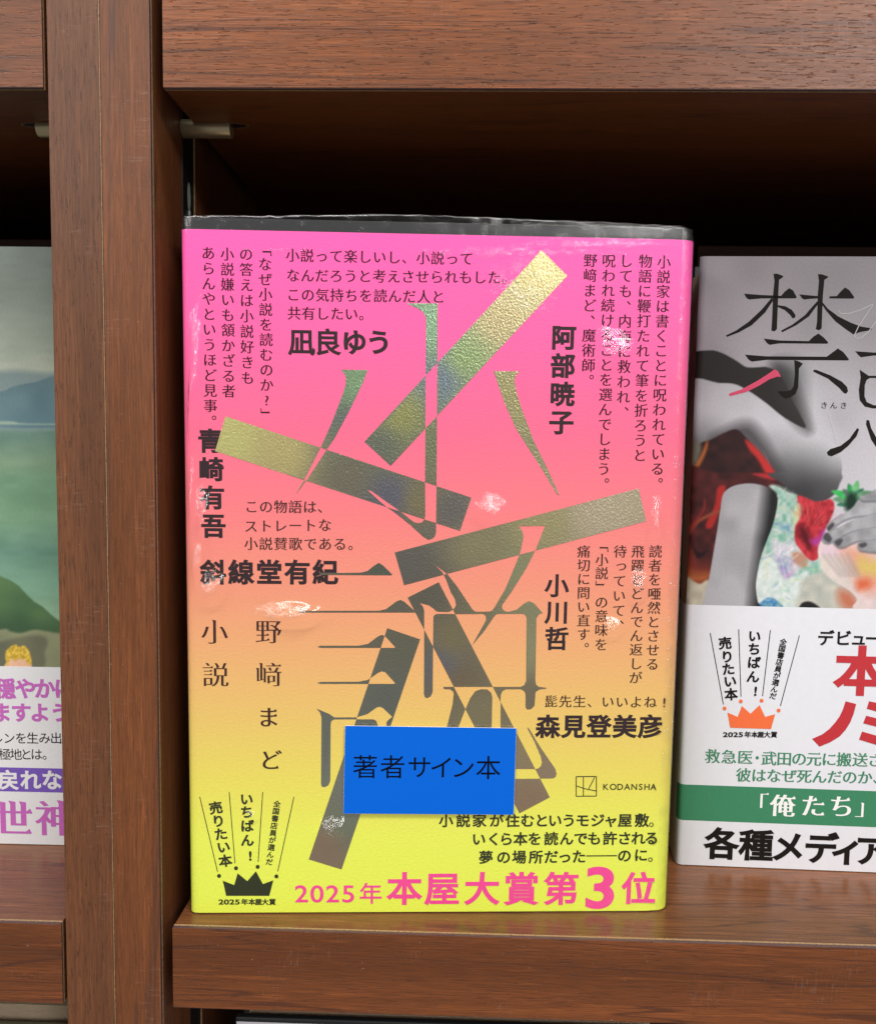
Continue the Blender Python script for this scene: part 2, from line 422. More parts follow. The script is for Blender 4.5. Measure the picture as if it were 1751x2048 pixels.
def vnoise(x, y, sc, seed=0):
    """smooth value noise for printed pictures"""
    rs = np.random.RandomState(seed); G = rs.rand(64, 64)
    x = np.asarray(x) / sc; y = np.asarray(y) / sc
    xi = np.floor(x).astype(int); yi = np.floor(y).astype(int); fx = x - xi; fy = y - yi
    fx = fx * fx * (3 - 2 * fx); fy = fy * fy * (3 - 2 * fy)
    g = lambda a, b: G[a % 64, b % 64]
    return (g(xi, yi) * (1 - fx) + g(xi + 1, yi) * fx) * (1 - fy) + (g(xi, yi + 1) * (1 - fx) + g(xi + 1, yi + 1) * fx) * fy
def pmask(P, poly, blur=1.5):
    poly = np.array(poly, float); lo, hi = poly.min(0) - blur - 1, poly.max(0) + blur + 1
    sel = (P[:, 0] > lo[0]) & (P[:, 0] < hi[0]) & (P[:, 1] > lo[1]) & (P[:, 1] < hi[1])
    if not sel.all():
        out = np.zeros(len(P)); out[sel] = pmask(P[sel], poly, blur) if sel.any() else 0; return out
    x, y = P[:, 0], P[:, 1]; d = np.full(len(P), 1e9); ins = np.zeros(len(P), bool)
    for i in range(len(poly)):
        a, b = poly[i], poly[(i + 1) % len(poly)]; e = b - a
        t = np.clip(((x - a[0]) * e[0] + (y - a[1]) * e[1]) / (e @ e + 1e-9), 0, 1)
        d = np.minimum(d, np.hypot(x - a[0] - t * e[0], y - a[1] - t * e[1]))
        c = (a[1] > y) != (b[1] > y)
        with np.errstate(divide='ignore', invalid='ignore'):
            c &= x < (b[0] - a[0]) * (y - a[1]) / (b[1] - a[1] + 1e-12) + a[0]
        ins ^= c
    sd = np.where(ins, d, -d)
    return np.clip(sd / max(blur, 1e-6) * .5 + .5, 0, 1)
def spline(poly, n=4):
    """closed Catmull-Rom through hand-measured points"""
    P = np.array(poly, float); out = []
    for i in range(len(P)):
        a, b, c, d = P[i - 1], P[i], P[(i + 1) % len(P)], P[(i + 2) % len(P)]
        for k in range(n):
            t = k / n
            out.append(.5 * ((2 * b) + (c - a) * t + (2 * a - 5 * b + 4 * c - d) * t * t + (-a + 3 * b - 3 * c + d) * t ** 3))
    return out

def sweep(name, profile, zs, mat, parent, smooth=True, attr=None, cols=None):
    """vertical sheet: profile [(u, depth)] times heights"""
    V = [(u, d, z) for z in zs for (u, d) in profile]; n = len(profile)
    F = [(j * n + i, j * n + i + 1, (j + 1) * n + i + 1, (j + 1) * n + i) for j in range(len(zs) - 1) for i in range(n - 1)]
    return mesh_obj(name, V, F, mat, parent, smooth, cols=cols, attr=attr)
#@@PART2
# ================================================================== the bookcases (setting the books stand in)
ZU, TB, YF = 223.7, 23.5, -1.1              # underside of the upper shelf, shelf thickness, front plane of the edge bands
def shelf(parent, x0, x1, z0, z1, mats, left_end=True):
    b = box('shelf_board', x0 + .6, x1 - .6, .35, 236, z0, z1, mats[1], parent)
    box('edge_band', x0 + .45, x1 - .45, YF, -.25, z0 + .05, z1 - .05, M['band_core'], b, .12)
    box('edge_band_face', x0 + .35, x1 - .35, YF - .12, YF - .005, z0 + .25, z1 - .25, mats[0], b, .05)
    box('glue_line', x0 + .5, x1 - .5, -.25, .35, z0 - .02, z1 + .02, M['glue'], b)
    return b
def bookcase(label, side):
    e = empty('bookcase', label, 'bookcase', Matrix.Identity(4), 'bookcases standing side by side')
    return e
BR = bookcase('dark walnut bookcase bay holding the plastic wrapped pink and yellow book', 1)
BL = bookcase('dark walnut bookcase bay left of the seam, holding the green landscape book', -1)
XM, XR, XL = -33.66, -20.7, -47.25
# uprights: two side panels meeting in a seam
def upright(parent, x0, x1, mat, inner, seam_side):
    p = box('side_panel', x0, x1, 1.5, 240, -260, 520, M['wall'], parent)
    box('edge_band', x0 + .02, x1 - .02, -.3, .9, -260, 520, M['band_core'], p, .1)
    box('edge_band_face', x0 + .08, x1 - .08, -.42, -.305, -260, 520, mat, p, .04)
    box('glue_line', x0 - .03, x1 + .03, .9, 1.5, -260, 520, M['glue'], p)
    return p
PR_ = upright(BR, XM + .12, XR, M['post_r'], 1, -1)
PL_ = upright(BL, XL, XM - .12, M['post_l'], -1, 1)
for name, x0, x1, z0, z1 in (('u', -17.4, 430, ZU, ZU + 42), ('l', -17.4, 430, -TB, 0)):
    shelf(BR, x0, x1, z0, z1, (M['board'] if name == 'u' else M['board2'], M['top'] if name == 'l' else M['under']))
    shelf(BL, -430, -47.75, z0, z1, (M['board2'], M['top'] if name == 'l' else M['under']))
box('back_panel', -20.6, 430, 236.5, 242, -260, 330, M['dark'], BR)
box('back_panel', -430, -47.3, 236.5, 242, -260, 330, M['dark'], BL)
box('bottom_board', -20.6, 430, 2, 236, -262, -240, M['dark'], BR)
box('bottom_board', -430, -47.3, 2, 236, -262, -240, M['dark'], BL)
box('side_panel', 430.2, 446, 0, 242, -260, 330, M['wall'], BR)
box('side_panel', -446, -430.2, 0, 242, -260, 330, M['wall'], BL)
# riser boards behind the face-out books
box('riser_board', 140.5, 420, 80, 90, 0.05, 203.2, M['dark'], BR, .4)
box('riser_board', -420, -56, 80, 90, 0.05, 203.6, M['dark'], BL, .4)
box('worn_edge', XM - .1, XM + .1, -.5, -.43, -260, 520, M['glue'], PL_)
# black slotted standard let into the side panel, its cream raw edge, slots and the shelf pins
def standard(parent, xw, sgn):
    x0, x1 = sorted((xw, xw + sgn * .25))
    c = box('shelf_standard', x0, x1, 25, 35.2, -200, 330, M['chan'], parent)
    x0, x1 = sorted((xw, xw + sgn * .5))
    box('glue_line', x0, x1, 35.25, 35.8, -200, 330, M['glue'], parent)
    for z in (-56, 205.0):
        t = Text(PB); n = 20
        V = []; 
        for k in range(n):
            a = 2 * math.pi * k / n; V.append((xw + sgn * .32, 30.2 + 1.5 * math.cos(a), z + 4.2 * math.sin(a)))
        mesh_obj('slot', V, [list(range(n))], M['steel'], c)
        x0, x1 = sorted((xw + sgn * .26, xw + sgn * .7)); box('slot_rib', x0, x1, 29.6, 30.5, z - 22, z - 4.0, M['steel'], c, .1)
standard(BR, XR, 1); standard(BL, XL, -1)
def pin(parent, x0, x1, yc, zc, nx):
    p = cyl('shelf_pin', (x0, yc, zc), (x1, yc, zc), 2.55, M['pin'], parent, 36, .25)
    n = 28; s = 1 if x1 > x0 else -1
    R1 = [(x1 + s * (0 + 5.0 * math.sin(a)), yc - 2.1 * math.cos(a)) for a in [math.pi * k / n for k in range(n + 1)]]
    R2 = [(x1 + s * (0 + 4.6 * math.sin(a)), yc - 1.75 * math.cos(a)) for a in [math.pi * k / n for k in range(n + 1)]]
    V = [(x, y, ZU - .12) for x, y in R1] + [(x, y, ZU - .12) for x, y in R2]
    mesh_obj('notch_rim', V, [(i, i + 1, n + 2 + i, n + 1 + i) for i in range(n)], M['glue'], parent)
    mesh_obj('notch', [(x, y, ZU - .06) for x, y in R2], [list(range(n + 1))], M['chan'], parent)
pin(BR, XR + .1, -6.4, 25.2, 222.7, 1); pin(BL, XL - .1, -62.2, 25.2, 222.7, -1)

# ================================================================== wrapped book in the middle
B = empty('book', 'pink to yellow novel wrapped in clear plastic with gold foil title and blue sticker', 'book', PB.matrix())
prof = [(.7, 20), (.1, 12), (0, 5), (.05, 2.6), (.35, 1.3), (.9, .55), (1.7, .18), (3.0, 0)] + [(u, 0) for u in np.linspace(6, 129, 30)] + \
       [(131.2, .04), (132.2, .22), (133.0, .26), (134.4, .40), (135.7, 1.0), (136.7, 2.0), (137.3, 3.4), (137.6, 6), (137.5, 12), (137.0, 20)]
zs = list(np.linspace(.35, 189.45, 40))
sweep('paper_band', prof, zs, M['obi'], B)
pj = [(min(max(u, .45), 137.0) if d > .3 else u, d + .3) for u, d in prof]
sweep('jacket', pj, list(np.linspace(.3, 192.55, 30)), M['black_paper'], B)
box('front_board', 1.2, 134.2, .75, 2.8, .5, 192.2, M['black_paper'], B, .4)
box('back_board', 1.2, 134.2, 17.5, 19.6, .5, 192.2, M['black_paper'], B, .4)
box('page_block', 3.4, 133, 2.9, 17.4, 2.6, 189.2, M['pages'], B)

# foil title: the strokes of two big characters cut into six crossing bars (where they cross the paper shows)
bars = [[(1082.4, 499.8), (1133.8, 551.2), (781, 931.5), (728.3, 883.2)], [(450.8, 832), (942, 994.8), (919.4, 1061.6), (429.9, 902)],
        [(789, 1104.7), (1276.4, 976.6), (1291.5, 1042.3), (807.8, 1170.3)], [(814.8, 1195), (877, 1164.2), (1099, 1594.6), (1038.2, 1626.8)],
        [(774.2, 1256.2), (839.8, 1278.5), (682.8, 1739), (617.3, 1718.9)]]
strokes = [
 [(811.8, 606.2), (874.8, 606.2), (873.4, 860), (872.5, 971.4), (871.5, 1064.9), (869.5, 1071.5), (864.8, 1076.8), (855.9, 1079.4), (845.5, 1073), (818.8, 1048.6), (789, 1024.8), (772.8, 1013.7), (759.4, 1002.5), (734.2, 979.4), (741.6, 981), (766.8, 999), (795, 1018.8), (806.9, 1027.8), (818.8, 1037.4), (827.7, 1044.1), (836.6, 1046.3), (844, 1044.1), (848.5, 1038.2), (850, 1030.8), (849.7, 963.9), (850.3, 860), (851.6, 636.5), (847.8, 626.2), (838.8, 618.5), (826, 612.2)],
 [(680.7, 738.9), (734.6, 739.5), (726.3, 763.2), (697.6, 822.8), (668.8, 876.3), (653.4, 898.5), (613.3, 959.5), (589.6, 991), (608.1, 959.5), (641, 894.3), (660.5, 851.6), (685.2, 787.8), (691.4, 767.3), (691.4, 755), (687.3, 744.7)],
 [(986.6, 741.9), (1038.7, 742.4), (1031.5, 749.6), (1028.5, 762.4), (1032.8, 785.6), (1044.4, 821.5), (1067.5, 883.2), (1095.8, 939.8), (1118, 991), (1113, 988), (1084.2, 939.8), (1031.5, 857.5), (1008.4, 806.1)],
 [(639, 1145.3), (690, 1145.6), (722, 1145), (735, 1141.5), (748, 1131), (757, 1125.3), (765, 1130), (784.5, 1149), (782, 1150.5), (639, 1149.6)],
 [(598.6, 1221.3), (758, 1221.3), (771.6, 1218), (792, 1202.8), (800.7, 1199.7), (807.6, 1202.8), (828, 1220.8), (829.8, 1225), (598.6, 1225)],
 [(634.2, 1293.4), (641.4, 1291.2), (716.8, 1291.2), (735.6, 1287.6), (756.2, 1272.2), (763, 1269.6), (769.9, 1272.2), (789.6, 1293.6), (788.7, 1295.6), (641.4, 1295.6)],
 [(633.7, 1365.6), (641.4, 1363.6), (716.8, 1363.4), (735.6, 1359.6), (756.2, 1345), (763, 1342.4), (769.9, 1344.1), (789.6, 1365.6), (788.7, 1367.6), (641.4, 1367.6)],
 [(632.6, 1417.1), (658.4, 1427.9), (668, 1434.7), (712, 1434.7), (734.5, 1427.9), (752, 1415.2), (759, 1413.2), (765.8, 1416.1), (784.3, 1433.7), (777.5, 1438.6), (772.6, 1444.5), (772, 1560), (756, 1562), (755, 1450), (752, 1441.5), (746, 1438.6), (668, 1438.6), (663, 1441.5), (661, 1446.4), (660.3, 1561.6), (656.4, 1570.4), (648.6, 1574.7), (642.7, 1572.4), (641.8, 1567.5), (642.7, 1434.7), (639.8, 1424.9)],
 [(869.3, 1128.9), (894.4, 1148.3), (913.2, 1171.9), (931.3, 1199.1), (945, 1219.4), (950, 1223), (955, 1228), (904, 1228), (897, 1223.7), (904, 1220), (909, 1215), (911.7, 1209), (909, 1197), (901, 1184), (892, 1159.8), (884.4, 1144.6)],
 [(1037.3, 1052.3), (1089.3, 1051.7), (1082.7, 1069), (1070.6, 1099.2), (1052.4, 1135.5), (1022.1, 1184), (1007, 1205.2), (1003.3, 1211), (1004.2, 1217.7), (1010.2, 1222.8), (1012, 1227.6), (998.2, 1227.1), (991.3, 1228.8), (986.2, 1234.8), (969, 1260.5), (943.3, 1291), (962.2, 1257.1), (971.6, 1240), (970.8, 1231.4), (965.6, 1227.6), (972, 1222.8), (979.3, 1222.8), (984.5, 1220.3), (988.8, 1214), (1010, 1177.9), (1034.2, 1120.4), (1040.3, 1102.3), (1046.3, 1075), (1044.8, 1062.9)],
 [(838.8, 1205.7), (857.7, 1210.8), (866.3, 1216.8), (871.4, 1222), (878.2, 1223.6), (1018, 1223), (1032.4, 1219.4), (1047.9, 1206.6), (1057.3, 1202.3), (1066.7, 1205.7), (1084.7, 1225.9), (1077, 1228.8), (1072.2, 1236.5), (1070, 1359.9), (1071, 1368.5), (1077, 1373.6), (1092, 1375.3), (1092, 1377.2), (1078.7, 1378.7), (1070.5, 1383.9), (1068.4, 1411.3), (1061.6, 1418.1), (1053.8, 1419), (1050.4, 1414.7), (1050.4, 1388.2), (1047.9, 1382.2), (1041, 1378.4), (1041, 1373.6), (1047.8, 1370.2), (1051.6, 1361.6), (1052.6, 1236.5), (1051.3, 1231.4), (1046, 1227.6), (873, 1227.6), (868.8, 1229.7), (866.3, 1233), (864.9, 1383.9), (861, 1392.4), (854.3, 1396.2), (849, 1394), (847.4, 1387.3), (848, 1258.8), (847.8, 1220.3), (844.8, 1211.7)],
 [(886.8, 1373.6), (1042, 1373.6), (1042, 1378.4), (888.5, 1378.2), (885.6, 1375.3)],
 [(898.8, 1378), (905.7, 1383), (907, 1387.3), (904.8, 1407.9), (894.5, 1449), (880, 1495), (895, 1500), (917.7, 1450.7), (929.6, 1419.9), (940, 1395.9), (950.2, 1382.2), (962.2, 1377.9)],
 [(950, 1377.9), (974.2, 1378.7), (981.9, 1385.6), (984, 1394.2), (982.8, 1451.6), (983, 1540), (990, 1557), (1028.7, 1557.7), (1077.7, 1557.2), (1105.5, 1556.8), (1110.7, 1553.6), (1112.6, 1547.7), (1109.9, 1537.5), (1099.7, 1522.8), (1080.6, 1495), (1068.9, 1476), (1058, 1457.6), (1053.6, 1454.3), (1055.7, 1459.8), (1067.5, 1481.8), (1080.6, 1512.6), (1083.3, 1524.3), (1081.4, 1531.6), (1076.3, 1536.7), (1070.4, 1538), (1006, 1538), (1000, 1530), (1000.7, 1390.8), (1004.2, 1382.2), (1011.9, 1378)]]
def ccw(p):
    a = 0.5 * np.sum(p[:, 0] * np.roll(p[:, 1], -1) - np.roll(p[:, 0], -1) * p[:, 1]); return p if a > 0 else p[::-1]
Bc = [ccw(PB.uv(b)) for b in bars]; Sc = [ccw(PB.uv(s)) for s in strokes]
gx, gy = np.meshgrid(np.arange(8, 132, 1.7), np.arange(10, 188, 1.7)); extra = np.column_stack([gx.ravel() + .031, gy.ravel() + .017])
extra = extra[(winding(Bc, extra) != 0) | (winding(Sc, extra) != 0)]
fv, ff = cdt(Bc + Sc, extra)
cen = fv[ff].mean(1)
inb = sum((winding([b], cen) != 0).astype(int) for b in Bc) % 2 == 1; ins = winding(Sc, cen) != 0
ff = ff[inb ^ ins]
sheen_anch = [((1100, 520), (168, 158, 92)), ((1000, 640), (160, 150, 104)), ((930, 720), (120, 156, 96)), ((880, 760), (84, 116, 150)), ((850, 660), (100, 160, 130)),
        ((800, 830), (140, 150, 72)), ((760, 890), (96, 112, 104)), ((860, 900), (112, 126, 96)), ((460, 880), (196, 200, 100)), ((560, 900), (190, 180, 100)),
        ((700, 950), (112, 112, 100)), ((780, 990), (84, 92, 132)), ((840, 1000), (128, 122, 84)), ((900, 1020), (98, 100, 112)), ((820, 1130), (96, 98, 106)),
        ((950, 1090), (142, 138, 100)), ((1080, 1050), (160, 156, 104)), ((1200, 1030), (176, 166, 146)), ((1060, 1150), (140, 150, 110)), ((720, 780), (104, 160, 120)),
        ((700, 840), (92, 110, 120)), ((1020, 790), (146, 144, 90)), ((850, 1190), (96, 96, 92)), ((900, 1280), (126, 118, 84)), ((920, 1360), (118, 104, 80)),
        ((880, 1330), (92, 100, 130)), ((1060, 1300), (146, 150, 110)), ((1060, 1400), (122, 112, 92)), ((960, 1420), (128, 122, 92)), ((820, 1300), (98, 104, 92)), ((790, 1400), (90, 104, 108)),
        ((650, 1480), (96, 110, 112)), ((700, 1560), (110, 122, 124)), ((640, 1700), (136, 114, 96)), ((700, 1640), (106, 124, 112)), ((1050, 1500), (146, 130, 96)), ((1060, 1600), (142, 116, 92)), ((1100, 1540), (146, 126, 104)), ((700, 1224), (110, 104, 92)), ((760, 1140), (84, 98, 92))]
auv = PB.uv([a[0] for a in sheen_anch]); acol = lin([a[1] for a in sheen_anch])
wgt = 1 / (((fv[:, None, :] - auv[None]) ** 2).sum(2) + 6) ** 1.6; sheen_col = (wgt @ acol) / wgt.sum(1)[:, None]
gr = sheen_col.mean(1, keepdims=True); sheen_col = np.clip((sheen_col * .62 + gr * .38) * 1.85 * np.array([1.08, 1.0, .84]) * (1 + .3 * np.clip((100 - fv[:, 1:2]) / 60, 0, 1)), 0, 1)  # reflected sheen painted into the foil tints by position, lower part brightened
mesh_obj('foil_title', np.column_stack([fv[:, 0], np.full(len(fv), -.05), fv[:, 1]]), ff, M['foil'], B, cols=sheen_col)

# quotations, names, title and award text
t = Text(PB); SZ = 28.0
V_ = dict(vertical=True)
t.run('あらんやというほど見事。', (416.3, 505.4), (420.8, 810.8), SZ, 'mincho', n=11, **V_)
t.run('小説嫌いも頷かざる者', (454.3, 507.5), (457.3, 781.6), SZ, 'mincho', **V_)
t.run('の答えは小説好きも', (492, 507.5), (495, 755), SZ, 'mincho', **V_)
t.run('「なぜ小説を読むのか?」', (529.6, 497.5), (533.6, 799.5), SZ, 'mincho', n=11, **V_)
t.build('quotation_text', 'ink_thin', B); t = Text(PB)
t.run('小説って楽しいし、小説って', (585, 509.9), (932.5, 516.6), SZ, 'mincho')
t.run('なんだろうと考えさせられもした。', (585.9, 550), (988, 554.2), SZ, 'mincho', n=15)
t.run('この気持ちを読んだ人と', (586.5, 588.6), (876, 592.7), SZ, 'mincho')
t.run('共有したい。', (588, 625.7), (702.3, 627.2), SZ, 'mincho', n=5)
t.build('quotation_text', 'ink_thin', B); t = Text(PB)
t.run('小説家は書くことに呪われている。', (1327.2, 523.3), (1314, 937), SZ, 'mincho', n=15, **V_)
t.run('物語に鞭打たれて筆を折ろうと', (1290.2, 521.8), (1278.6, 909.9), SZ, 'mincho', **V_)
t.run('しても、内海に救われ、', (1251.6, 520.9), (1246, 793.2), SZ, 'mincho', n=10, **V_)
t.run('呪われ続けることを選んでしまう。', (1217, 520.9), (1206.7, 937.2), SZ, 'mincho', n=15, **V_)
t.run('野﨑まど、魔術師。', (1180, 520.3), (1176, 730), SZ, 'mincho', n=8, **V_)
t.build('quotation_text', 'ink_thin', B)
t = Text(PB)
t.run('この物語は、', (502.8, 1012.8), (619.2, 1013.3), SZ, 'mincho', n=5)
t.run('ストレートな', (501.9, 1052), (649.5, 1049.6), SZ, 'mincho')
t.run('小説賛歌である。', (501.9, 1087), (679.5, 1087.6), SZ, 'mincho', n=7)
t.build('quotation_text', 'ink_thin2', B); t = Text(PB)
t.run('痛切に問い直す。', (1166.7, 1102.5), (1166, 1268.3), 27, 'mincho', n=7, **V_)
for c, y in zip('「小説」の意味を', (1090, 1119.5, 1146, 1174, 1204, 1232, 1260, 1288.8)): t.ch(c, (1203.2 - (y - 1100) * .01, y), 27, 'mincho', **V_)
t.run('待っていて、', (1239.6, 1102.5), (1236.8, 1220.5), 27, 'mincho', n=5, **V_)
t.run('飛躍とどんでん返しが', (1275, 1102.5), (1270.4, 1355), 27, 'mincho', **V_)
t.run('読者を唖然とさせる', (1310, 1102.5), (1304, 1327.8), 27, 'mincho', **V_)
t.build('quotation_text', 'ink_thin2', B); t = Text(PB)
t.run('髭先生、いいよね!', (1101.5, 1402.4), (1299.8, 1403.8), 26.5, 'mincho', n=8)
t.build('quotation_text', 'ink_thin2', B)
t = Text(PB)
t.run('小説', (428.8, 1263.4), (431, 1349), 55, 'slim', **V_)
t.build('title_text', 'ink_thin2', B); t = Text(PB)
t.run('野﨑', (536.6, 1262.8), (537.5, 1349), 54, 'slim', **V_); t.ch('ま', (536.6, 1434), 46, 'mincho_m'); t.ch('ど', (541, 1519.5), 46, 'mincho_m')
t.build('author_name', 'ink_thin2', B)
t = Text(PB)
t.run('凪良', (602.8, 683.6), (655, 683.6), 55, 'bold'); t.run('ゆう', (708, 683.6), (757.5, 683.6), 52, 'heavy')
t.build('author_name', 'ink', B, .04); t = Text(PB)
t.run('阿部暁子', (1126.7, 674.4), (1122, 844), 50, 'heavy', **V_)
t.build('author_name', 'ink', B, .04); t = Text(PB)
t.run('青崎有吾', (420.2, 881.2), (426.7, 1051.4), 50, 'heavy', **V_)
t.build('author_name', 'ink', B, .04); t = Text(PB)
t.run('斜線堂有紀', (426.1, 1144), (650.4, 1144), 52, 'heavy')
t.build('author_name', 'ink', B, .04); t = Text(PB)
t.run('小川哲', (1112.9, 1170.9), (1112.9, 1277), 49, 'bold', **V_)
t.build('author_name', 'ink', B, .04); t = Text(PB)
t.run('森見登美彦', (1095, 1452.7), (1299.8, 1452.7), 49, 'heavy')
t.build('author_name', 'ink', B, .04)
t = Text(PB)
U = lambda xs: [780 + x / 2.824 for x in xs]
t.at('小説家が住むというモジャ屋敷', U((315, 412, 503, 600, 690, 775, 855, 930, 1008, 1085, 1170, 1245, 1325, 1420)), 1641, 29, 'bold', y1=1640.4)
t.ch('。', (1311, 1641), 29)
t.at('いくら本を読んでも許される', U((500, 585, 655, 735, 815, 908, 995, 1075, 1152, 1240, 1322, 1400, 1475)), 1678, 29, 'bold', y1=1676)
t.at('夢の場所だった', U((540, 640, 728, 822, 908, 985, 1065)), 1714.5, 29, 'bold', y1=1713)
t.line((1171.5, 1711.8), (1233.5, 1711.3), 2.2); t.at('のに', U((1322, 1415)), 1711, 29, 'bold', y1=1710); t.ch('。', (1309, 1711), 29)
t.build('blurb_text', 'ink_green', B)
t = Text(PB)
for i, c in enumerate('2025'): t.ch(c, (602.5 + i * 31.2, 1786.6), 51, 'medium', wide=1.12)
t.ch('年', (741, 1786.6), 47, 'medium')
for c, x in zip('本屋大賞第', (808.5, 883.8, 963.5, 1042, 1121.7)): t.ch(c, (x, 1776.9), 72, 'bold')
t.ch('3', (1199.6, 1773), 119, 'bold', wide=1.16); t.ch('位', (1276.5, 1776.2), 70, 'bold')
t.build('award_text', 'pink_ink', B)
def crown_badge(pl, parent, lines, dots, crown, ink, crownink, T, capx, capy, capw, sz1, sz2, r, lift=.07):
    t = Text(pl)
    for a, b in lines: t.line(a, b, 1.5)
    for c, p, rd in T[0]: t.ch(c, p, sz1, 'heavy', rotd=rd)
    for c, p, rd in T[1]: t.ch(c, p, sz2, 'bold', rotd=rd)
    for c, k in zip('2025年本屋大賞', (0, .095, .19, .286, .413, .540, .655, .773, .90)): t.ch(c, (capx + k * capw, capy), capw * (.128 if c.isascii() else .122), 'heavy', wide=1.42 if c.isascii() else 1)
    t.build('award_badge_text', ink, parent, lift)
    t = Text(pl)
    for d in dots: t.disc(d, r)
    t.poly(crown); t.build('crown_emblem', crownink, parent, lift)
z6 = lambda x, y: (340 + x / 3.3673, 1350 + y / 3.3673)
T0 = [(c, z6(x, y), rd) for c, x, y, rd in (('売', 308, 893, 9), ('り', 325, 982, 8), ('た', 342, 1070, 8), ('い', 360, 1158, 8), ('本', 372, 1250, 8),
      ('い', 515, 835, 0), ('ち', 517, 922, 0), ('ば', 520, 1015, 0), ('ん', 520, 1112, 0), ('!', 520, 1215, 0))]
T0 = [(c, (p[0] + (6 if c == '!' else 0), p[1]), rd) for c, p, rd in T0]
T1 = [(c, (z6(720, 868)[0] + (z6(668, 1258)[0] - z6(720, 868)[0]) * i / 8, z6(720, 868)[1] + (z6(668, 1258)[1] - z6(720, 868)[1]) * i / 8), -8) for i, c in enumerate('全国書店員が選んだ')]
crown_badge(PB, B, [(z6(200, 820), z6(320, 1325)), (z6(398, 788), z6(437, 1268)), (z6(624, 788), z6(593, 1258)), (z6(834, 820), z6(725, 1322))],
            [z6(330, 1353), z6(444, 1301), z6(590, 1292), z6(716, 1356)],
            [z6(*p) for p in ((355, 1385), (432, 1415), (455, 1335), (520, 1388), (578, 1322), (625, 1408), (695, 1382), (668, 1487), (378, 1487))],
            'ink_green', 'ink_green', (T0, T1), 442, 1803.6, 114, 27, 14.6, 4)
t = Text(PB)
sq = [(1151.5, 1553), (1192, 1552.7), (1192, 1592), (1151.5, 1592.4)]
for i in range(4): t.line(sq[i], sq[(i + 1) % 4], 1.7)
t.line((1166, 1553), (1166, 1592.3), 1.6); t.line((1151.5, 1571.5), (1170, 1577.6), 1.6); t.line((1170, 1577.6), (1192, 1581.8), 1.6); t.line((1176.5, 1577.5), (1188.5, 1554.5), 1.6)
for c, x in zip('KODANSHA', (1211, 1225.5, 1239.5, 1253.5, 1267.5, 1280.5, 1293, 1306)): t.ch(c, (x, 1573.2), 17.6, 'medium')
t.build('publisher_mark', 'ink_green', B)

# blue "signed copy" sticker, stuck on the band
q = PB.uv([(690.5, 1449.8), (1031.4, 1454.8), (1026, 1627), (686.9, 1624.7)])
c0 = q.mean(0); 
def slab(name, quad, d0, d1, mat, parent):
    V = [(u, d, v) for d in (d0, d1) for u, v in quad]
    return mesh_obj(name, V, [(0, 1, 2, 3), (7, 6, 5, 4), (0, 4, 5, 1), (1, 5, 6, 2), (2, 6, 7, 3), (3, 7, 4, 0)], mat, parent)
big = c0 + (q - c0) * (1 + .05 / np.abs(q - c0).mean(0))
st = slab('sticker', big, -.75, -.58, M['sticker_core'], B)
slab('sticker_face', c0 + (q - c0) * 1.0, -.80, -.752, M['sticker'], st)
t = Text(PB)
for c, x, y in (('著', 730.5, 1531), ('者', 785, 1531.3), ('サ', 838.6, 1531.6), ('イ', 882.7, 1532.4), ('ン', 925, 1532.8), ('本', 975.5, 1533)):
    t.ch(c, (x, y), 52 if c in '著者本' else 50, 'regular')
t.build('sticker_text', 'sticker_ink', st, .83)

# clear shrink film round the whole book
us = np.concatenate([np.linspace(-.25, 3, 9), np.linspace(3.5, 12, 18), np.linspace(13, 132, 151), np.linspace(132.6, 138.1, 11)])
zf = np.concatenate([np.linspace(-.02, 190, 271), [190.8, 191.6, 192.3, 192.9, 193.3, 193.5]])
pu = np.array([p[0] for p in prof]); pdp = np.array([p[1] for p in prof])
def fdepth(u):
    if u < .05: return (-.25 - u) * -3 + .9 + (0 if u > -.2 else 3)
    return float(np.interp(u, pu[4:-4], pdp[4:-4])) - .33 if u < 137.2 else 3.2 + (u - 137.2) * 4
spots = [((390, 700), (10, 95), .85, 0), ((382, 800), (5, 60), .6, 0), ((384, 960), (5, 60), .9, 0), ((404, 1010), (13, 42), 1.0, 0), ((396, 1100), (11, 50), .9, 0), ((420, 1165), (22, 28), .8, 0),
         ((560, 1222), (52, 17), 1.0, 0), ((983, 1012), (26, 22), 1.0, 0), ((1226, 690), (30, 28), 1.0, 0), ((1276, 1160), (14, 26), 1.0, 0), ((1222, 1246), (18, 18), .9, 0), ((1311, 1026), (8, 40), .9, 0),
         ((662, 1648), (24, 20), .8, 0), ((1050, 570), (75, 60), .42, 0), ((1000, 505), (260, 12), .34, 0), ((560, 500), (200, 10), .22, 0), ((1180, 490), (150, 8), .4, 0), ((880, 1080), (60, 14), .25, 0), ((500, 1625), (10, 10), .6, 0),
         ((1330, 1740), (10, 80), .4, 0), ((450, 600), (90, 80), .12, 0), ((700, 690), (60, 40), .12, 0)]
FV, FA = [], []; LAMPS = [np.array((-1500., -2300, 1100)), np.array((1300., -2200, 1150))]
uvf = np.array([(u, z) for z in zf for u in us]); pxf = PB.px(uvf)
wr = np.full(len(uvf), .03); puff = np.zeros(len(uvf))
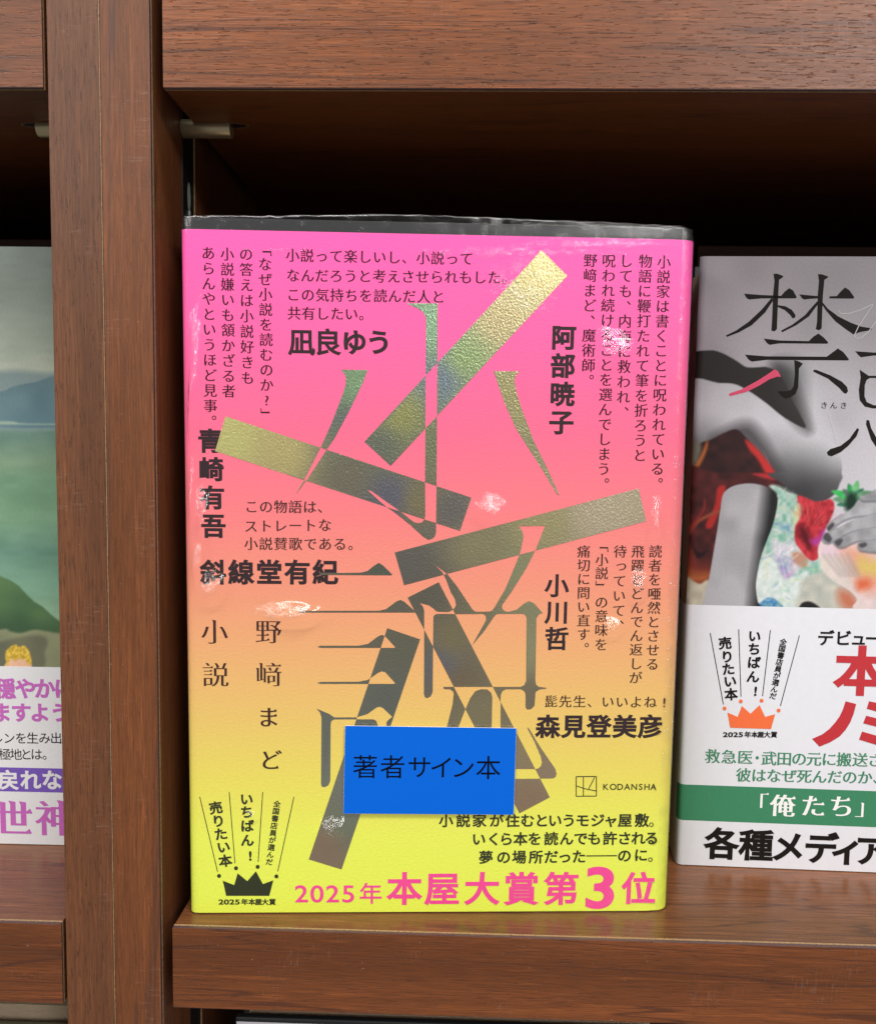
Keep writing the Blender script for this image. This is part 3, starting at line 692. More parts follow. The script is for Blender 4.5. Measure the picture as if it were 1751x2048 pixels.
for (cx, cy), (sx, sy), a, _ in spots:
    g = np.exp(-(((pxf[:, 0] - cx) / sx) ** 2 + ((pxf[:, 1] - cy) / sy) ** 2) * 1.1); brk = (vnoise(pxf[:, 0] + 999, pxf[:, 1] + 500, 6, 4) * .5 + vnoise(pxf[:, 0] * .8 + 99, pxf[:, 1] + 50, 13, 14) * .5 - .32) * 3.2
    g = g ** 1.5; wr = np.maximum(wr, a * g * np.clip(brk, .05, .85))
    if a >= .55:
        sx, sy = sx * .8, sy * .8                           # the film stands off in a small fold whose face leans towards a ceiling lamp
        k = 0 if cx < 700 else 1; cuv = PB.uv([(cx, cy)])[0]; wp = PB.o + cuv[0] * PB.U + cuv[1] * PB.V
        cvec = CAM - wp; cvec /= np.linalg.norm(cvec); lv = LAMPS[k] - wp; lv /= np.linalg.norm(lv); nn = cvec + lv
        nu, nv, no = nn @ PB.U, nn @ PB.V, nn @ PB.N; su, sv_ = nu / no, nv / no
        du, dv = uvf[:, 0] - cuv[0], uvf[:, 1] - cuv[1]; ru, rv = sx / 7.2, sy / 7.2
        gg = 1 / (1 + ((du / ru / 1.5) ** 2 + (dv / rv / 1.5) ** 2) ** 3)
        puff += (su * np.clip(du, -3 * ru, 3 * ru) + sv_ * np.clip(dv, -3 * rv, 3 * rv)) * gg - (abs(su) * ru + abs(sv_) * rv) * gg * .8
wr = np.where(uvf[:, 1] > 188.8, np.maximum(wr, .05 + .35 * np.clip(vnoise(uvf[:, 0] * 6, uvf[:, 1] * 12 + 40, 12, 6) - .55, 0, 1)), wr)
wr = np.where((uvf[:, 0] > 133.5) & (wr < .3), .3 * vnoise(uvf[:, 1] * 9, uvf[:, 0] * 9 + 100, 14, 2) + .05, wr)
bulge = (vnoise(uvf[:, 0] + 50, uvf[:, 1] * .6 + 50, 13, 3) - .5) * .22
topz = lambda u: 192.9 + 1.5 * math.exp(-((u - 62) / 34) ** 2) + .5 * math.exp(-((u - 104) / 22) ** 2) + .35 * float(vnoise(u * 10, 3, 22, 8)) - 2.6 * max(0, (u - 133) / 4) ** 2 - 1.2 * max(0, (1.5 - u) / 1.7) ** 2
for i, (u, z) in enumerate(uvf):
    d = fdepth(u) + min(0, bulge[i]) * (1 if 3 < u < 133 else 0) + puff[i]
    if 2 < u < 133: d = min(d, -.12)
    if z > 189.6:
        k = (z - 189.6) / (193.5 - 189.6); tz = topz(u); z = 189.6 + (tz - 189.6) * math.sin(min(1, k * 1.05) * math.pi / 2); d += 1.5 * k ** 9 + .3 * k * vnoise(u * 7, z * 7, 9, 5)
    FV.append((u, d, z))
n = len(us)
FF = [(j * n + i, j * n + i + 1, (j + 1) * n + i + 1, (j + 1) * n + i) for j in range(len(zf) - 1) for i in range(n - 1)]
mesh_obj('shrink_film', FV, FF, M['film'], B, True, attr=wr)

# ================================================================== book on the right: photo-collage cover with a white band
R_ = empty('book', 'grey photo collage novel with white band and orange crown, right of the wrapped book', 'book', PR.matrix())
RW = 131.0
profr = [(.9, 18), (.3, 12), (.05, 6), (0, 3), (.15, 1.4), (.5, .6), (1.1, .2), (2.0, 0)]
box('front_board', .8, RW - .5, .6, 2.6, .4, 191.3, M['ink_grey'], R_, .3)
box('page_block', .9, RW - 1, 2.7, 12.5, 3.0, 187.0, M['pages'], R_)
box('back_board', 1.4, RW - .5, 12.6, 18, .4, 190.8, M['black_paper'], R_, .3)
cu = np.concatenate([[.25, .6, 1.2], np.arange(2, 62, .28), np.arange(62.5, RW, 1.2), [RW]]); cv = np.arange(80, 191.6, .28)
dep = np.interp(cu, [.25, .6, 1.2, 2.0, RW], [1.0, .5, .15, 0, 0])
uv = np.array([(u, v) for v in cv for u in cu]); P = PR.px(uv)
def z8(*p): return [(1340 + x / 3.9392, 480 + y / 3.9385) for x, y in p]
def z9(*p): return [(1340 + x / 4.2603, 950 + y / 4.26) for x, y in p]
X, Y = P[:, 0], P[:, 1]
g = np.clip((Y - 500) / 500, 0, 1)[:, None]
C = (np.array([176, 170, 176]) * (1 - g) + np.array([206, 204, 212]) * g) + ((vnoise(X, Y, 60, 1) - .5) * 14)[:, None]
def lay(poly, col, blur=1.5, sm=True, mul=1.0):
    global C
    m = (pmask(P, spline(poly) if sm else poly, blur * (.7 if blur < 40 else 1)) * mul)[:, None]; C = C * (1 - m) + np.asarray(col, float) * m
nz = vnoise(X, Y, 14, 2); nz2 = vnoise(X + 300, Y + 200, 5, 3); nz3 = vnoise(X + 100, Y, 30, 5)
G3 = lambda v: np.stack([v, v, v * 1.03], 1)
lay(z8((820, 990), (900, 960), (1000, 960), (1100, 1020), (1200, 1180), (1210, 1400), (1300, 1560), (1100, 1560), (950, 1440), (860, 1300), (830, 1150)),
    G3(np.clip(60 + (X - 1552) * 1.9, 40, 205)), 30)
lay(z8((150, 905), (310, 868), (410, 890), (520, 950), (600, 1000), (700, 1000), (760, 1000), (850, 1040), (905, 1130), (960, 1260), (1030, 1390), (1060, 1480), (900, 1410), (760, 1290), (600, 1185), (480, 1130), (150, 1120)), (46, 42, 41), 2)
tt_ = np.clip((Y - (835 + (X - 1500) * .26)) / 125, 0, 1); armv = 205 - (tt_ * tt_ * (3 - 2 * tt_)) * 138 + (nz3 - .5) * 16
lay(z8((140, 1118), (380, 1125), (500, 1135), (620, 1190), (760, 1290), (900, 1400), (1080, 1500), (1270, 1590), (1335, 1700), (1350, 1830), (1310, 1950), (1230, 2040), (1120, 2080), (900, 2040), (820, 1900), (760, 1700), (650, 1560), (540, 1500), (420, 1530), (320, 1570), (140, 1590)), G3(armv), 2)
lay(z8((850, 1020), (960, 1110), (1020, 1280), (1090, 1490), (1000, 1440), (900, 1300), (850, 1150)), (58, 55, 56), 26, mul=.85)
lay(z8((330, 1560), (430, 1500), (560, 1440), (660, 1460), (760, 1600), (860, 1830), (960, 2020), (760, 1950), (640, 1700), (520, 1560)), (66, 62, 66), 22, mul=.8)
lay(z8((100, 1700), (170, 1700), (220, 1610), (330, 1565), (420, 1520), (520, 1490), (600, 1560), (680, 1660), (760, 1780), (850, 1880), (960, 2060), (700, 2100), (100, 2100)), np.stack([42 + nz * 26, 26 + nz * 10, 28 + nz * 8], 1), 3)
lay(z8((590, 1570), (680, 1640), (800, 1790), (840, 1880), (760, 1850), (690, 1730), (620, 1650)), (196, 52, 50), 5)
lay(z8((120, 1840), (180, 1780), (240, 1690), (290, 1580), (290, 1640), (250, 1740), (180, 1850), (120, 1900)), (188, 108, 52), 5)
lay(z8((170, 1600), (230, 1590), (240, 1660), (200, 1760), (150, 1770)), (120, 118, 104), 6)
col = np.stack([58 + nz * 40, 28 + nz * 14, 30 + nz * 12], 1)
lay(z9((100, -20), (400, -20), (900, -10), (900, 120), (600, 90), (480, 120), (440, 190), (400, 500), (330, 880), (200, 915), (100, 860)), col, 3)
lay(z9((150, 590), (220, 730), (350, 800), (340, 870), (200, 900), (100, 860), (100, 600)), (128, 54, 42), 22)
lay(z9((100, 780), (200, 840), (330, 840), (310, 900), (210, 915), (100, 880)), (176, 98, 54), 14)
for pts, cc in ((((400, 110), (470, 100), (430, 260), (360, 440), (300, 430), (380, 250)), (176, 46, 44)), (((150, 480), (230, 380), (400, 300), (410, 320), (250, 400), (160, 510)), (150, 76, 54)),
                (((160, 460), (270, 300), (290, 200), (300, 260), (270, 330), (180, 470)), (148, 44, 40)), (((700, -10), (880, -10), (905, 30), (860, 40)), (178, 48, 52)), (((170, 540), (240, 660), (320, 640), (230, 710)), (36, 20, 26))):
    lay(z9(*pts), cc, 4)
lay(z9((110, 870), (200, 905), (250, 935), (320, 905), (320, 1150), (110, 1150)), np.stack([176 + nz * 36, 170 + nz * 34, 152 + nz * 34], 1), 4)
fl = vnoise(X, Y, 8, 9); fl2 = vnoise(X + 50, Y + 80, 4, 11)
aq = np.stack([118 + fl * 90, 176 + fl * 40, 158 + fl * 50], 1)
lay(z9((840, 95), (900, 85), (1000, 140), (1090, 185), (1060, 330), (1065, 560), (1180, 730), (1270, 720), (1290, 830), (1100, 900), (800, 800), (730, 860), (740, 720), (820, 480), (900, 250), (905, 160)), aq, 4)
lay(z9((900, 400), (980, 420), (1050, 430), (1040, 470), (950, 470)), np.stack([90 + fl2 * 90, 150 + fl2 * 40, 190 + 0 * fl], 1), 8, mul=.7)
lay(z9((860, 560), (960, 590), (1060, 580), (1150, 700), (1080, 820), (980, 900), (900, 760)), np.stack([196 + fl2 * 36, 196 + fl2 * 30, 206 + fl2 * 30], 1), 10)
lay(z9((900, 700), (980, 690), (1060, 760), (1050, 850), (980, 890), (920, 800)), np.stack([150 + fl2 * 60, 140 + fl * 60, 196 + 0 * fl], 1), 8, mul=.75)
lay(z9((1040, 660), (1120, 660), (1170, 720), (1140, 790), (1050, 740)), (190, 142, 120), 6)
lay(z9((735, 830), (800, 720), (880, 720), (960, 880), (1060, 860), (1180, 820), (1120, 960), (1110, 1140), (740, 1140), (730, 980)), np.stack([196 + fl * 34, 214 + fl * 22, 210 + fl * 24], 1), 4)
lay(z9((745, 1110), (790, 1065), (840, 1043), (900, 1060), (960, 1120), (970, 1150), (740, 1150)), np.stack([40 + fl2 * 110, 120 + fl2 * 60, 160 + fl * 50], 1), 3)
rs_ = np.random.RandomState(5)
for k in range(110):
    cx, cy = rs_.uniform(760, 1280), rs_.uniform(110, 1080)
    if not (cx > 900 - (cy - 100) * .17 and (cx < 1075 or cy > 700) and cy < 1120): continue
    L_a, a = rs_.uniform(28, 75), rs_.uniform(0, math.pi); w2 = rs_.uniform(5, 12); dx, dy = math.cos(a) * L_a, math.sin(a) * L_a; mx, my = -math.sin(a) * w2, math.cos(a) * w2
    pal = [(226, 236, 226), (120, 190, 160), (160, 214, 196), (206, 214, 150), (110, 130, 200), (180, 160, 214), (236, 240, 236)][rs_.randint(7)]
    lay(z9((cx - dx, cy - dy), (cx + mx, cy + my), (cx + dx, cy + dy), (cx - mx, cy - my)), pal, 2.2, mul=.36)
rd = np.stack([150 + fl * 70, 36 + fl * 30, 44 + fl * 34], 1)
lay(z9((1080, 180), (1150, 190), (1240, 225), (1370, 205), (1395, 290), (1350, 400), (1300, 500), (1260, 620), (1255, 710), (1190, 725), (1110, 640), (1060, 560), (1065, 430), (1110, 330)), rd, 3)
lay(z9((1090, 440), (1140, 440), (1190, 520), (1200, 640), (1150, 600), (1100, 520)), (92, 22, 32), 10)
lay(z9((1080, 250), (1110, 270), (1110, 330), (1070, 400), (1050, 350)), (200, 214, 160), 8)
lay(z9((1190, 560), (1260, 520), (1300, 460), (1310, 500), (1250, 600)), (176, 60, 150), 8)
for k in range(34):
    a = rs_.uniform(-2.6, -.5); cx, cy = 1180 + rs_.uniform(-60, 60), 480; r0, r1 = rs_.uniform(40, 160), rs_.uniform(190, 300)
    lay(z9((cx + math.cos(a) * r0, cy + math.sin(a) * r0), (cx + math.cos(a + .03) * (r0 + r1) / 2, cy + math.sin(a + .03) * (r0 + r1) / 2), (cx + math.cos(a) * r1, cy + math.sin(a) * r1)), [(110, 26, 36), (216, 70, 72), (236, 120, 110)][k % 3], 2.5, sm=False, mul=.5 * float(k % 4 > 0))
v = armv
lay(z9((860, -20), (1420, -20), (1438, 80), (1390, 170), (1310, 215), (1230, 210), (1130, 175), (1040, 130), (930, 60)), G3(v), 3)
legv = np.clip(158 - np.clip((X - (1520 - (Y - 970) * .14)) * 4.6, -12, 130) + np.clip((Y - 1120) * .25, 0, 18) + (nz3 - .5) * 26, 36, 180)
lay(z9((440, 190), (480, 125), (560, 85), (680, 70), (800, 92), (880, 140), (912, 200), (905, 290), (870, 430), (820, 560), (770, 700), (740, 840), (728, 960), (745, 1080), (760, 1150), (310, 1150), (295, 1000), (325, 900), (370, 640), (415, 380)), G3(legv), 2)
lay(z9((1130, 890), (1290, 820), (1400, 900), (1530, 985), (1600, 1070), (1610, 1150), (1100, 1150), (1105, 980)), np.stack([176 + nz * 30, 180 + nz * 24, 172 + nz * 20], 1), 8)
lay(z9((1440, 980), (1540, 1000), (1600, 1090), (1590, 1150), (1480, 1140), (1430, 1060)), (196, 118, 92), 16)
lay(z9((1100, 1120), (1130, 1085), (1190, 1078), (1250, 1110), (1275, 1150), (1100, 1150)), (36, 34, 36), 3)
shell = np.stack([214 + nz * 22, 206 - (X - 1650) * .08 + nz * 14, 196 + nz * 18], 1)
lay(z9((1290, 560), (1400, 590), (1600, 600), (1751, 640), (2300, 600), (2300, 1150), (1600, 1150), (1590, 1060), (1520, 980), (1380, 895), (1300, 810), (1262, 680)), shell, 2)
lay(z9((1290, 580), (1400, 600), (1500, 620), (1440, 680), (1320, 690), (1275, 650)), (226, 202, 214), 10)
lay(z9((1460, 640), (1580, 620), (1700, 680), (1751, 760), (1900, 900), (1700, 1000), (1590, 900), (1540, 760)), (226, 158, 136), 26)
lay(z9((1600, 700), (1700, 720), (1900, 760), (1900, 860), (1620, 840)), (218, 190, 112), 16)
lay(z9((1590, 900), (1680, 890), (1700, 950), (1600, 980)), (218, 108, 72), 12)
for k in range(5): lay(z9((1300 + 50 * k, 690), (1320 + 52 * k, 690), (1450 + 42 * k, 850), (1420 + 40 * k, 850)), (150, 142, 138), 6, mul=.45)
for k in range(9):
    a = math.radians(200 - k * 24); cx, cy = 1560, 215; r = 120 + 26 * (k % 3)
    tip = (cx + r * 1.25 * math.cos(a), cy - r * math.sin(a)); m = (-math.sin(a), -math.cos(a))
    mid = (cx + r * .6 * math.cos(a), cy - r * .6 * math.sin(a))
    lay(z9((cx, cy), (mid[0] + m[0] * 30, mid[1] + m[1] * 30), tip, (mid[0] - m[0] * 30, mid[1] - m[1] * 30)), np.stack([40 + 46 * (k % 2) + fl * 40, 108 + 30 * (k % 3) + fl * 30, 72 + 26 * (k % 2) + fl * 40], 1), 3)
lay(z9((1500, 180), (1560, 150), (1600, 240), (1540, 300), (1490, 290)), (26, 52, 40), 8)
hv = 168 + (nz - .5) * 40
fingers = [((1335, 430), (1420, 365), (1540, 290), (1640, 180), (1900, 100), (1900, 330), (1600, 350), (1450, 400), (1370, 470)),
           ((1300, 520), (1340, 490), (1450, 440), (1600, 370), (1900, 300), (1900, 470), (1600, 470), (1450, 530), (1350, 580), (1300, 560)),
           ((1395, 570), (1450, 535), (1600, 470), (1900, 440), (1900, 600), (1620, 560), (1470, 618), (1410, 600)),
           ((1600, 590), (1660, 560), (1900, 540), (1900, 660), (1650, 650), (1605, 625)),
           ((1610, 180), (1680, 160), (1900, 60), (1900, 200), (1700, 220), (1630, 215))]
for k, fp in enumerate(fingers):
    lay(z9(*[(x, y + 8) for x, y in fp]), (84, 82, 88), 5); lay(z9(*fp), G3(hv - 6 * k), 3)
for p in (((1335, 445), (1380, 405), (1395, 430), (1350, 475)), ((1300, 535), (1335, 490), (1375, 540), (1350, 575)), ((1398, 570), (1450, 540), (1468, 560), (1430, 605)), ((1605, 590), (1660, 575), (1672, 600), (1625, 620))):
    lay(z9(*p), (78, 76, 82), 3)
V = [(u, dep[i % len(cu)], v) for i, (u, v) in enumerate(uv)]; n = len(cu)
mesh_obj('jacket', V, [(j * n + i, j * n + i + 1, (j + 1) * n + i + 1, (j + 1) * n + i) for j in range(len(cv) - 1) for i in range(n - 1)], M['art_r'], R_, True, cols=lin(np.clip(C, 0, 255)) * .82)
# band: three strips of one sheet (white, green, white) as the print has them
profb = [(u, d - .12) for u, d in profr] + [(u, -.12) for u in np.linspace(6, RW, 12)]
gb0, gb1 = 17.1, 27.9
def bulk(name, z0, z1, mat, pr): return sweep(name, pr, list(np.linspace(z0, z1, 12)), M[mat], R_)
band = bulk('paper_band', .25, 84.9, 'white_paper', profb)
gz0, gz1 = [PR.uv([(1450, y)])[0, 1] for y in (1643.0, 1571.5)]
sweep('green_stripe', [(u, d - .03) for u, d in profb], [gz0, gz1], M['ink_forest'], band)
t = Text(PR)
Sx = lambda *polys: [t.poly(spline(z8(*p), 3) if sm else z8(*p)) for p, sm in polys]
K = 0
Sx((((812, 265), (840, 263), (890, 283), (878, 298), (855, 312), (848, 440), (838, 700), (820, 718), (795, 712), (800, 640), (808, 440), (820, 320)), 0),
   (((580, 421), (720, 432), (872, 438), (900, 405), (935, 378), (965, 395), (995, 450), (985, 458), (720, 458), (618, 467), (600, 455)), 0),
   (((800, 452), (808, 475), (745, 570), (640, 670), (540, 725), (445, 762), (438, 750), (520, 710), (620, 640), (720, 545), (775, 480)), 0),
   (((845, 512), (905, 520), (955, 548), (985, 590), (982, 610), (962, 615), (940, 585), (900, 550), (845, 525)), 0),
   (((1162, 268), (1192, 268), (1243, 287), (1232, 300), (1212, 312), (1200, 440), (1190, 695), (1170, 710), (1145, 700), (1155, 640), (1160, 440), (1170, 320)), 0),
   (((1015, 427), (1100, 435), (1163, 440), (1160, 458), (1100, 462), (1050, 467), (1035, 455)), 0),
   (((1252, 442), (1310, 440), (1340, 405), (1375, 372), (1410, 395), (1448, 450), (1440, 460), (1252, 458)), 0),
   (((1160, 478), (1165, 500), (1090, 600), (990, 670), (880, 725), (872, 712), (960, 665), (1060, 590), (1120, 520)), 0),
   (((1190, 480), (1240, 540), (1320, 600), (1420, 650), (1500, 680), (1588, 695), (1580, 708), (1500, 722), (1440, 742), (1380, 700), (1300, 640), (1230, 560), (1190, 500)), 0),
   (((735, 775), (860, 790), (1090, 795), (1125, 760), (1165, 735), (1205, 765), (1243, 805), (1235, 815), (860, 812), (782, 824), (760, 810)), 0),
   (((588, 902), (760, 915), (1230, 918), (1275, 885), (1318, 853), (1360, 880), (1406, 938), (1398, 947), (760, 942), (640, 956), (615, 940)), 0),
   (((975, 945), (1010, 955), (1042, 972), (1025, 995), (1012, 1010), (1005, 1160), (985, 1210), (950, 1235), (905, 1247), (870, 1225), (845, 1190), (910, 1190), (950, 1180), (970, 1150), (980, 1050)), 0),
   (((1128, 1020), (1150, 1022), (1260, 1065), (1350, 1115), (1390, 1155), (1398, 1190), (1385, 1208), (1365, 1205), (1330, 1165), (1240, 1090), (1125, 1035)), 0),
   (((1455, 875), (1600, 885), (1900, 885), (1900, 905), (1600, 908), (1500, 922), (1480, 905)), 0),
   (((1490, 1020), (1560, 1068), (1900, 1070), (1900, 1085), (1570, 1085), (1545, 1100), (1530, 1140), (1528, 1230), (1545, 1275), (1600, 1300), (1900, 1300), (1900, 1325), (1590, 1325), (1530, 1310), (1490, 1260), (1483, 1180), (1498, 1080)), 0),
   (((1470, 1480), (1485, 1490), (1465, 1545), (1400, 1620), (1340, 1670), (1270, 1702), (1240, 1695), (1232, 1670), (1260, 1645), (1340, 1620), (1410, 1565)), 0),
   (((1545, 1415), (1565, 1420), (1580, 1480), (1640, 1590), (1700, 1680), (1700, 1720), (1640, 1660), (1580, 1570), (1540, 1450)), 0))
for c, p in zip('きんき', ((1647, 810), (1666, 810.5), (1686, 810.5))): t.ch(c, p, 15, 'mincho')
t.build('cover_title', 'ink_black', R_)
t = Text(PR); t.poly(z8((820, 1018), (845, 1030), (862, 1060), (868, 1078), (840, 1075), (780, 1095), (700, 1145), (600, 1195), (470, 1228), (458, 1215), (470, 1205), (560, 1175), (680, 1110), (760, 1060))); t.build('rose_stroke', 'ink_rose', R_, .09)
t = Text(PR); w_ = z8((1325, 555), (1340, 578), (1400, 578), (1500, 548), (1600, 500), (1560, 560), (1480, 680), (1447, 750), (1460, 772), (1500, 770), (1560, 720), (1640, 610))
for a, b in zip(w_, w_[1:]): t.line(a, b, 1.7)
t.build('script_flourish', 'ink_grey', R_, .1)
t = Text(PR); t.line(z8((1240, 1345))[0], z8((1310, 1600))[0], 1.2); t.build('fine_line', 'ink_grey', R_, .1)
# band text
zz = lambda x, y: (1340 + x / 4.26, 950 + y / 4.26); zt = lambda x, y: (1340 + x / 4.2604, 1350 + y / 4.26)
T0 = [(c, zz(x, y), rd) for c, x, y, rd in (('売', 465, 1430, 6), ('り', 482, 1545, 6), ('た', 492, 1650, 6), ('い', 507, 1755, 6), ('本', 515, 1865, 6), ('い', 715, 1370, -2), ('ち', 712, 1480, -2), ('ば', 710, 1595, -2), ('ん', 702, 1715, -2))] + [('!', (1510, 1381), -2)]
a_, b_ = zz(960, 1420), zz(872, 1880); T1 = [(c, (a_[0] + (b_[0] - a_[0]) * i / 8, a_[1] + (b_[1] - a_[1]) * i / 8), -11) for i, c in enumerate('全国書店員が選んだ')]
crown_badge(PR, band, [(zz(338, 1345), zt(450, 248)), (zz(580, 1312), zt(600, 182)), (zz(850, 1320), zt(783, 178)), (zz(1097, 1365), zt(935, 262))],
            [zt(460, 283), zt(598, 222), zt(775, 217), zt(920, 300)], [zt(*p) for p in ((485, 318), (572, 355), (608, 262), (680, 328), (758, 255), (805, 355), (890, 332), (855, 458), (508, 447))],
            'ink_black', 'ink_orange', (T0, T1), 1449.5, 1468.6, 108, 26.5, 14.5, 3.8, .22)
LB = .22
t = Text(PR); t.at('デビュー', (1650, 1685, 1716, 1745), 1275.4, 34, 'bold', y1=1276.5)
t.build('band_text', 'ink_black', band, LB); t = Text(PR)
t.at('各種メディアで話題', (1442, 1511, 1575, 1640.5, 1692, 1741.4, 1806, 1872, 1938), 1686.5, 69, 'heavy', y1=1709); t.build('band_text', 'ink_black', band, LB)
t = Text(PR); t.ch('本', (1721, 1341), 108, 'heavy')
t.poly([zt(*p) for p in ((1490, 222), (1580, 245), (1558, 330), (1530, 400), (1490, 465), (1440, 520), (1360, 570), (1268, 608), (1205, 542), (1290, 505), (1350, 460), (1400, 405), (1440, 350), (1470, 285))])
for p in (((1690, 222), (1800, 245), (1950, 285), (1930, 360), (1790, 320), (1670, 285)), ((1665, 345), (1800, 378), (1930, 410), (1910, 485), (1780, 445), (1640, 410)), ((1630, 480), (1800, 528), (1960, 590), (1930, 665), (1780, 602), (1605, 548))): t.poly([zt(*q) for q in p])
t.build('award_text', 'ink_red', band, LB)
t = Text(PR)
for c, x, y in (('救', 1424, 1512), ('急', 1456.9, 1513), ('医', 1489, 1514), ('・', 1513.2, 1515), ('武', 1536.7, 1516.2), ('田', 1567.2, 1516.7), ('の', 1597, 1517), ('元', 1626.4, 1517.4), ('に', 1656.9, 1518), ('搬', 1687, 1518.5), ('送', 1719, 1519), ('さ', 1749, 1519.6), ('れ', 1780, 1520), ('た', 1811, 1521)): t.ch(c, (x, y), 31.5, 'mincho_m')
t.build('band_text', 'ink_forest', band, LB); t = Text(PR)
t.run('彼はなぜ死んだのか、', (1486, 1549.5), (1728.5, 1554.4), 31, 'mincho_m', n=9); t.build('band_text', 'ink_forest', band, LB)
t = Text(PR)
for c, x, y in (('俺', 1564.2, 1610.6), ('た', 1625.2, 1611.2), ('ち', 1681.5, 1612)): t.ch(c, (x, y), 51, 'mincho_b')
t.ch('「', (1512, 1607.5), 49, 'slim'); t.ch('」', (1733, 1613.5), 49, 'slim'); t.build('band_text', 'ink_white', band, LB)

# ================================================================== book on the left: painted landscape with a white band
L_ = empty('book', 'green lake landscape novel with white and purple band, left of the upright', 'book', PL.matrix())
LU0, LU1 = -162.0, -30.2
box('front_board', LU0 + .5, LU1 - .5, .6, 2.6, .4, 193.2, M['ink_grey'], L_, .3)
box('page_block', LU0 + 3, LU1 - 2, 2.7, 17, 3.0, 189.0, M['pages'], L_)
box('back_board', LU0 + .5, LU1 - .5, 17.1, 19.2, .4, 193.2, M['ink_grey'], L_, .3)
cu = np.concatenate([np.arange(LU0, -72, 1.5), np.arange(-72, -46, .28), np.arange(-45.5, LU1, 1.5), [LU1]]); cv = np.arange(55, 193.6, .28)
uv = np.array([(u, v) for v in cv for u in cu]); P = PL.px(uv); X, Y = P[:, 0], P[:, 1]
st = np.array([490, 600, 700, 738, 760, 846, 875, 925, 960, 1040, 1100, 1180, 1240, 1340]); sc_ = np.array([(158, 172, 164), (166, 178, 168), (176, 188, 172), (186, 194, 176), (150, 168, 162), (104, 138, 126), (88, 122, 108), (116, 146, 118), (98, 138, 108), (108, 148, 116), (88, 130, 112), (112, 156, 130), (132, 166, 132), (120, 130, 96)])
C = np.stack([np.interp(Y, st, sc_[:, k]) for k in range(3)], 1)
s1 = vnoise(X * .25 + 300, Y, 9, 21); s2 = vnoise(X, Y, 40, 22); C += ((s1 - .5) * 9 + (s2 - .5) * 12)[:, None]
y3 = lambda *p: [(x / 3.303, 480 + y / 3.303) for x, y in p]; y4 = lambda *p: [(x / 2.925, 1050 + y / 2.925) for x, y in p]
lay(y3((-200, 880), (0, 868), (120, 862), (300, 880), (600, 900), (600, 1215), (-200, 1215)), (128, 148, 150), 10)
lay(y3((-300, 1060), (0, 1002), (70, 975), (150, 952), (240, 935), (300, 915), (350, 900), (600, 850), (600, 1212), (-300, 1212)), np.stack([80 + s2 * 20, 114 + s2 * 16, 126 + s2 * 14], 1), 3)
lay(y3((-200, 1200), (60, 1196), (180, 1212), (600, 1212), (600, 1220), (-200, 1216)), (146, 170, 156), 3)
lay(y4((-300, 120), (0, 298), (60, 322), (110, 355), (150, 400), (200, 448), (250, 478), (300, 525), (350, 565), (600, 700), (600, 900), (-300, 900)), np.stack([48 + s2 * 26, 82 + s2 * 26, 50 + s2 * 14], 1), 3, sm=False)
lay(y4((-300, 470), (0, 520), (200, 560), (350, 600), (600, 640), (600, 900), (-300, 900)), (38, 66, 42), 26, mul=.7)
lay(y4((-300, 700), (0, 612), (60, 622), (120, 632), (200, 612), (280, 622), (350, 632), (600, 640), (600, 950), (-300, 950)), np.stack([112 + s2 * 24, 116 + s2 * 22, 88 + s2 * 14], 1), 4)
lay(y4((-100, 700), (0, 684), (90, 660), (200, 645), (262, 655), (280, 690), (262, 740), (236, 840), (-100, 850)), np.stack([84 + s2 * 20, 84 + s2 * 20, 68 + s2 * 10], 1), 6)
C = C * .86 + np.array([150, 156, 142]) * .14
hb = vnoise(X, Y, 3.2, 30); 
lay(y4((30, 835), (50, 792), (70, 770), (120, 780), (160, 785), (180, 800), (172, 840)), (216, 172, 142), 3)
lay(y4((32, 745), (60, 712), (90, 700), (112, 712), (140, 706), (165, 730), (180, 770), (185, 805), (170, 820), (150, 795), (120, 780), (90, 795), (70, 780), (55, 800), (40, 830), (34, 790)), np.stack([168 + hb * 60, 138 + hb * 54, 44 + hb * 40], 1), 2.5)
lay(y4((52, 800), (68, 790), (72, 822), (58, 830)), (222, 176, 150), 2)
V = [(u, 0, v) for u, v in uv]; n = len(cu)
mesh_obj('jacket', V, [(j * n + i, j * n + i + 1, (j + 1) * n + i + 1, (j + 1) * n + i) for j in range(len(cv) - 1) for i in range(n - 1)], M['art_l'], L_, cols=lin(np.clip(C, 0, 255)))
zb = PL.uv([(60, 1333.5)])[0, 1]
lb = slab('paper_band', [(LU0 - .2, zb), (LU1 + .2, zb), (LU1 + .2, .2), (LU0 - .2, .2)], -.14, .5, M['canvas_white'], L_)
za, zc_ = PL.uv([(60, 1535.5), (60, 1583.5)])[:, 1]
slab('purple_stripe', [(LU0, za), (LU1, za), (LU1, zc_), (LU0, zc_)], -.17, -.142, M['ink_violet'], lb)
t = Text(PL)
t.at('穏やかに', (10.3, 51.3, 89.6, 129), 1376.5, 43, 'heavy'); t.at('ますように', (3, 42.7, 80.3, 121, 160), 1424.4, 41, 'heavy'); t.build('band_text', 'ink_purple', lb, LB); t = Text(PL)
for c, x, y in (('世', 27.4, 1637), ('神', 110, 1636)): t.ch(c, (x, y), 78, 'mincho_b')
t.build('band_text', 'ink_purple', lb, LB)
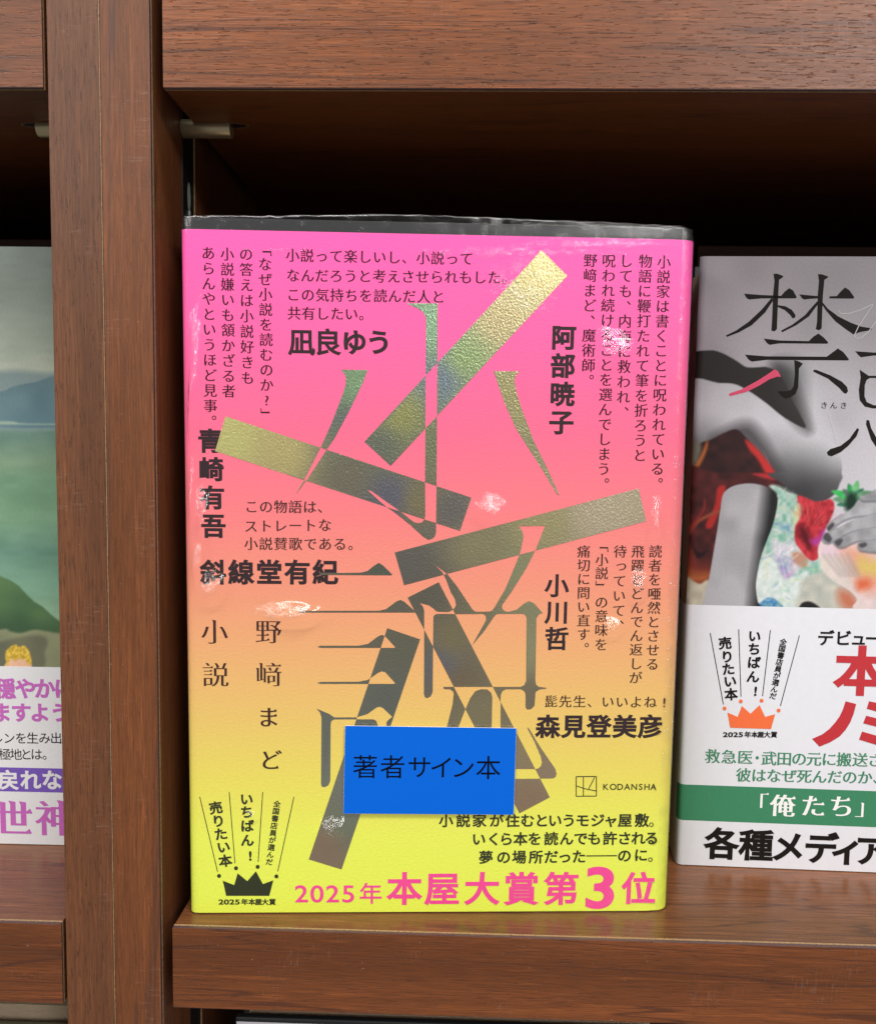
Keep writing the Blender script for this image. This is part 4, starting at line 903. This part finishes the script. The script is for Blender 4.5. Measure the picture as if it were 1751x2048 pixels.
t = Text(PL); t.at('ルンを生み出す', (-6, 18.8, 42.7, 65.6, 89.6, 112.8, 137), 1475.6, 25, 'regular'); t.build('band_text', 'ink_black', lb, LB); t = Text(PL); t.at('極地とは。', (10.3, 32.5, 53, 73.5, 97), 1508, 25, 'regular'); t.build('band_text', 'ink_black', lb, LB)
t = Text(PL); t.at('戻れない', (17, 61.5, 104.3, 147), 1559.4, 42, 'heavy'); t.build('band_text', 'canvas_white', lb, LB)

# ================================================================== books on the shelf below, only their tops showing
def low_book(label, x0, x1, y0, y1, zt_, mf, mb, bevel=1.6):
    e = empty('book', label, 'book', Matrix.Translation((x0 * S, y0 * S, -240 * S)), 'books on the shelf below')
    def bx(n, a, b, c, d, z0, z1, m, bv=.3):
        o = box(n, a - x0, b - x0, c - y0, d - y0, z0 + 240, z1 + 240, m, e, bv); return o
    bx('front_board', x0, x1, y0, y0 + 2.2, zt_ - 190, zt_, mf, .5)
    bx('page_block', x0 + 2.5, x1 - .8, y0 + 2.3, y1 - 2.3, zt_ - 187, zt_ - 3, M['pages'], .1)
    bx('back_board', x0, x1, y1 - 2.2, y1, zt_ - 190, zt_, mb, .5)
    return e
grey = plain('grey_green_board', (150, 152, 140), .5, var=.04); olive = plain('olive_board', (104, 98, 76), .5, var=.05); dgrey = plain('charcoal_film_board', (74, 74, 66), .35, var=.1)
eb = empty('book', 'grey green edged book under the shelf in the left bay, rear one', 'book', Matrix.Translation((-.19, .024, -.24)), 'books on the shelf below')
def pb(n_, y0, y1, z, m): box(n_, 0, 138, y0 - 24, y1 - 24, 10, z + 240, m, eb, .2)
pb('back_board', 29.5, 32, -36.2, grey); pb('page_block', 26.0, 29.4, -40.5, M['pages']); pb('front_board', 24.4, 25.9, -35.9, plain('taupe_board', (112, 98, 80), .5))
low_book('olive book under the shelf in the left bay, front one', -190, -52, 8, 24.2, -36.6, olive, olive)
wb = low_book('white covered book with black edge under the shelf, right of the upright', -5.3, 122, 20, 32, -40.2, M['black_paper'], dgrey)
box('cover_face', .4, 126.9, -.12, -.005, 12, 198.4, M['white_paper'], wb, .05)
low_book('charcoal book behind the white covered one under the shelf', 4.5, 110, 34, 50, -45.5, dgrey, dgrey)
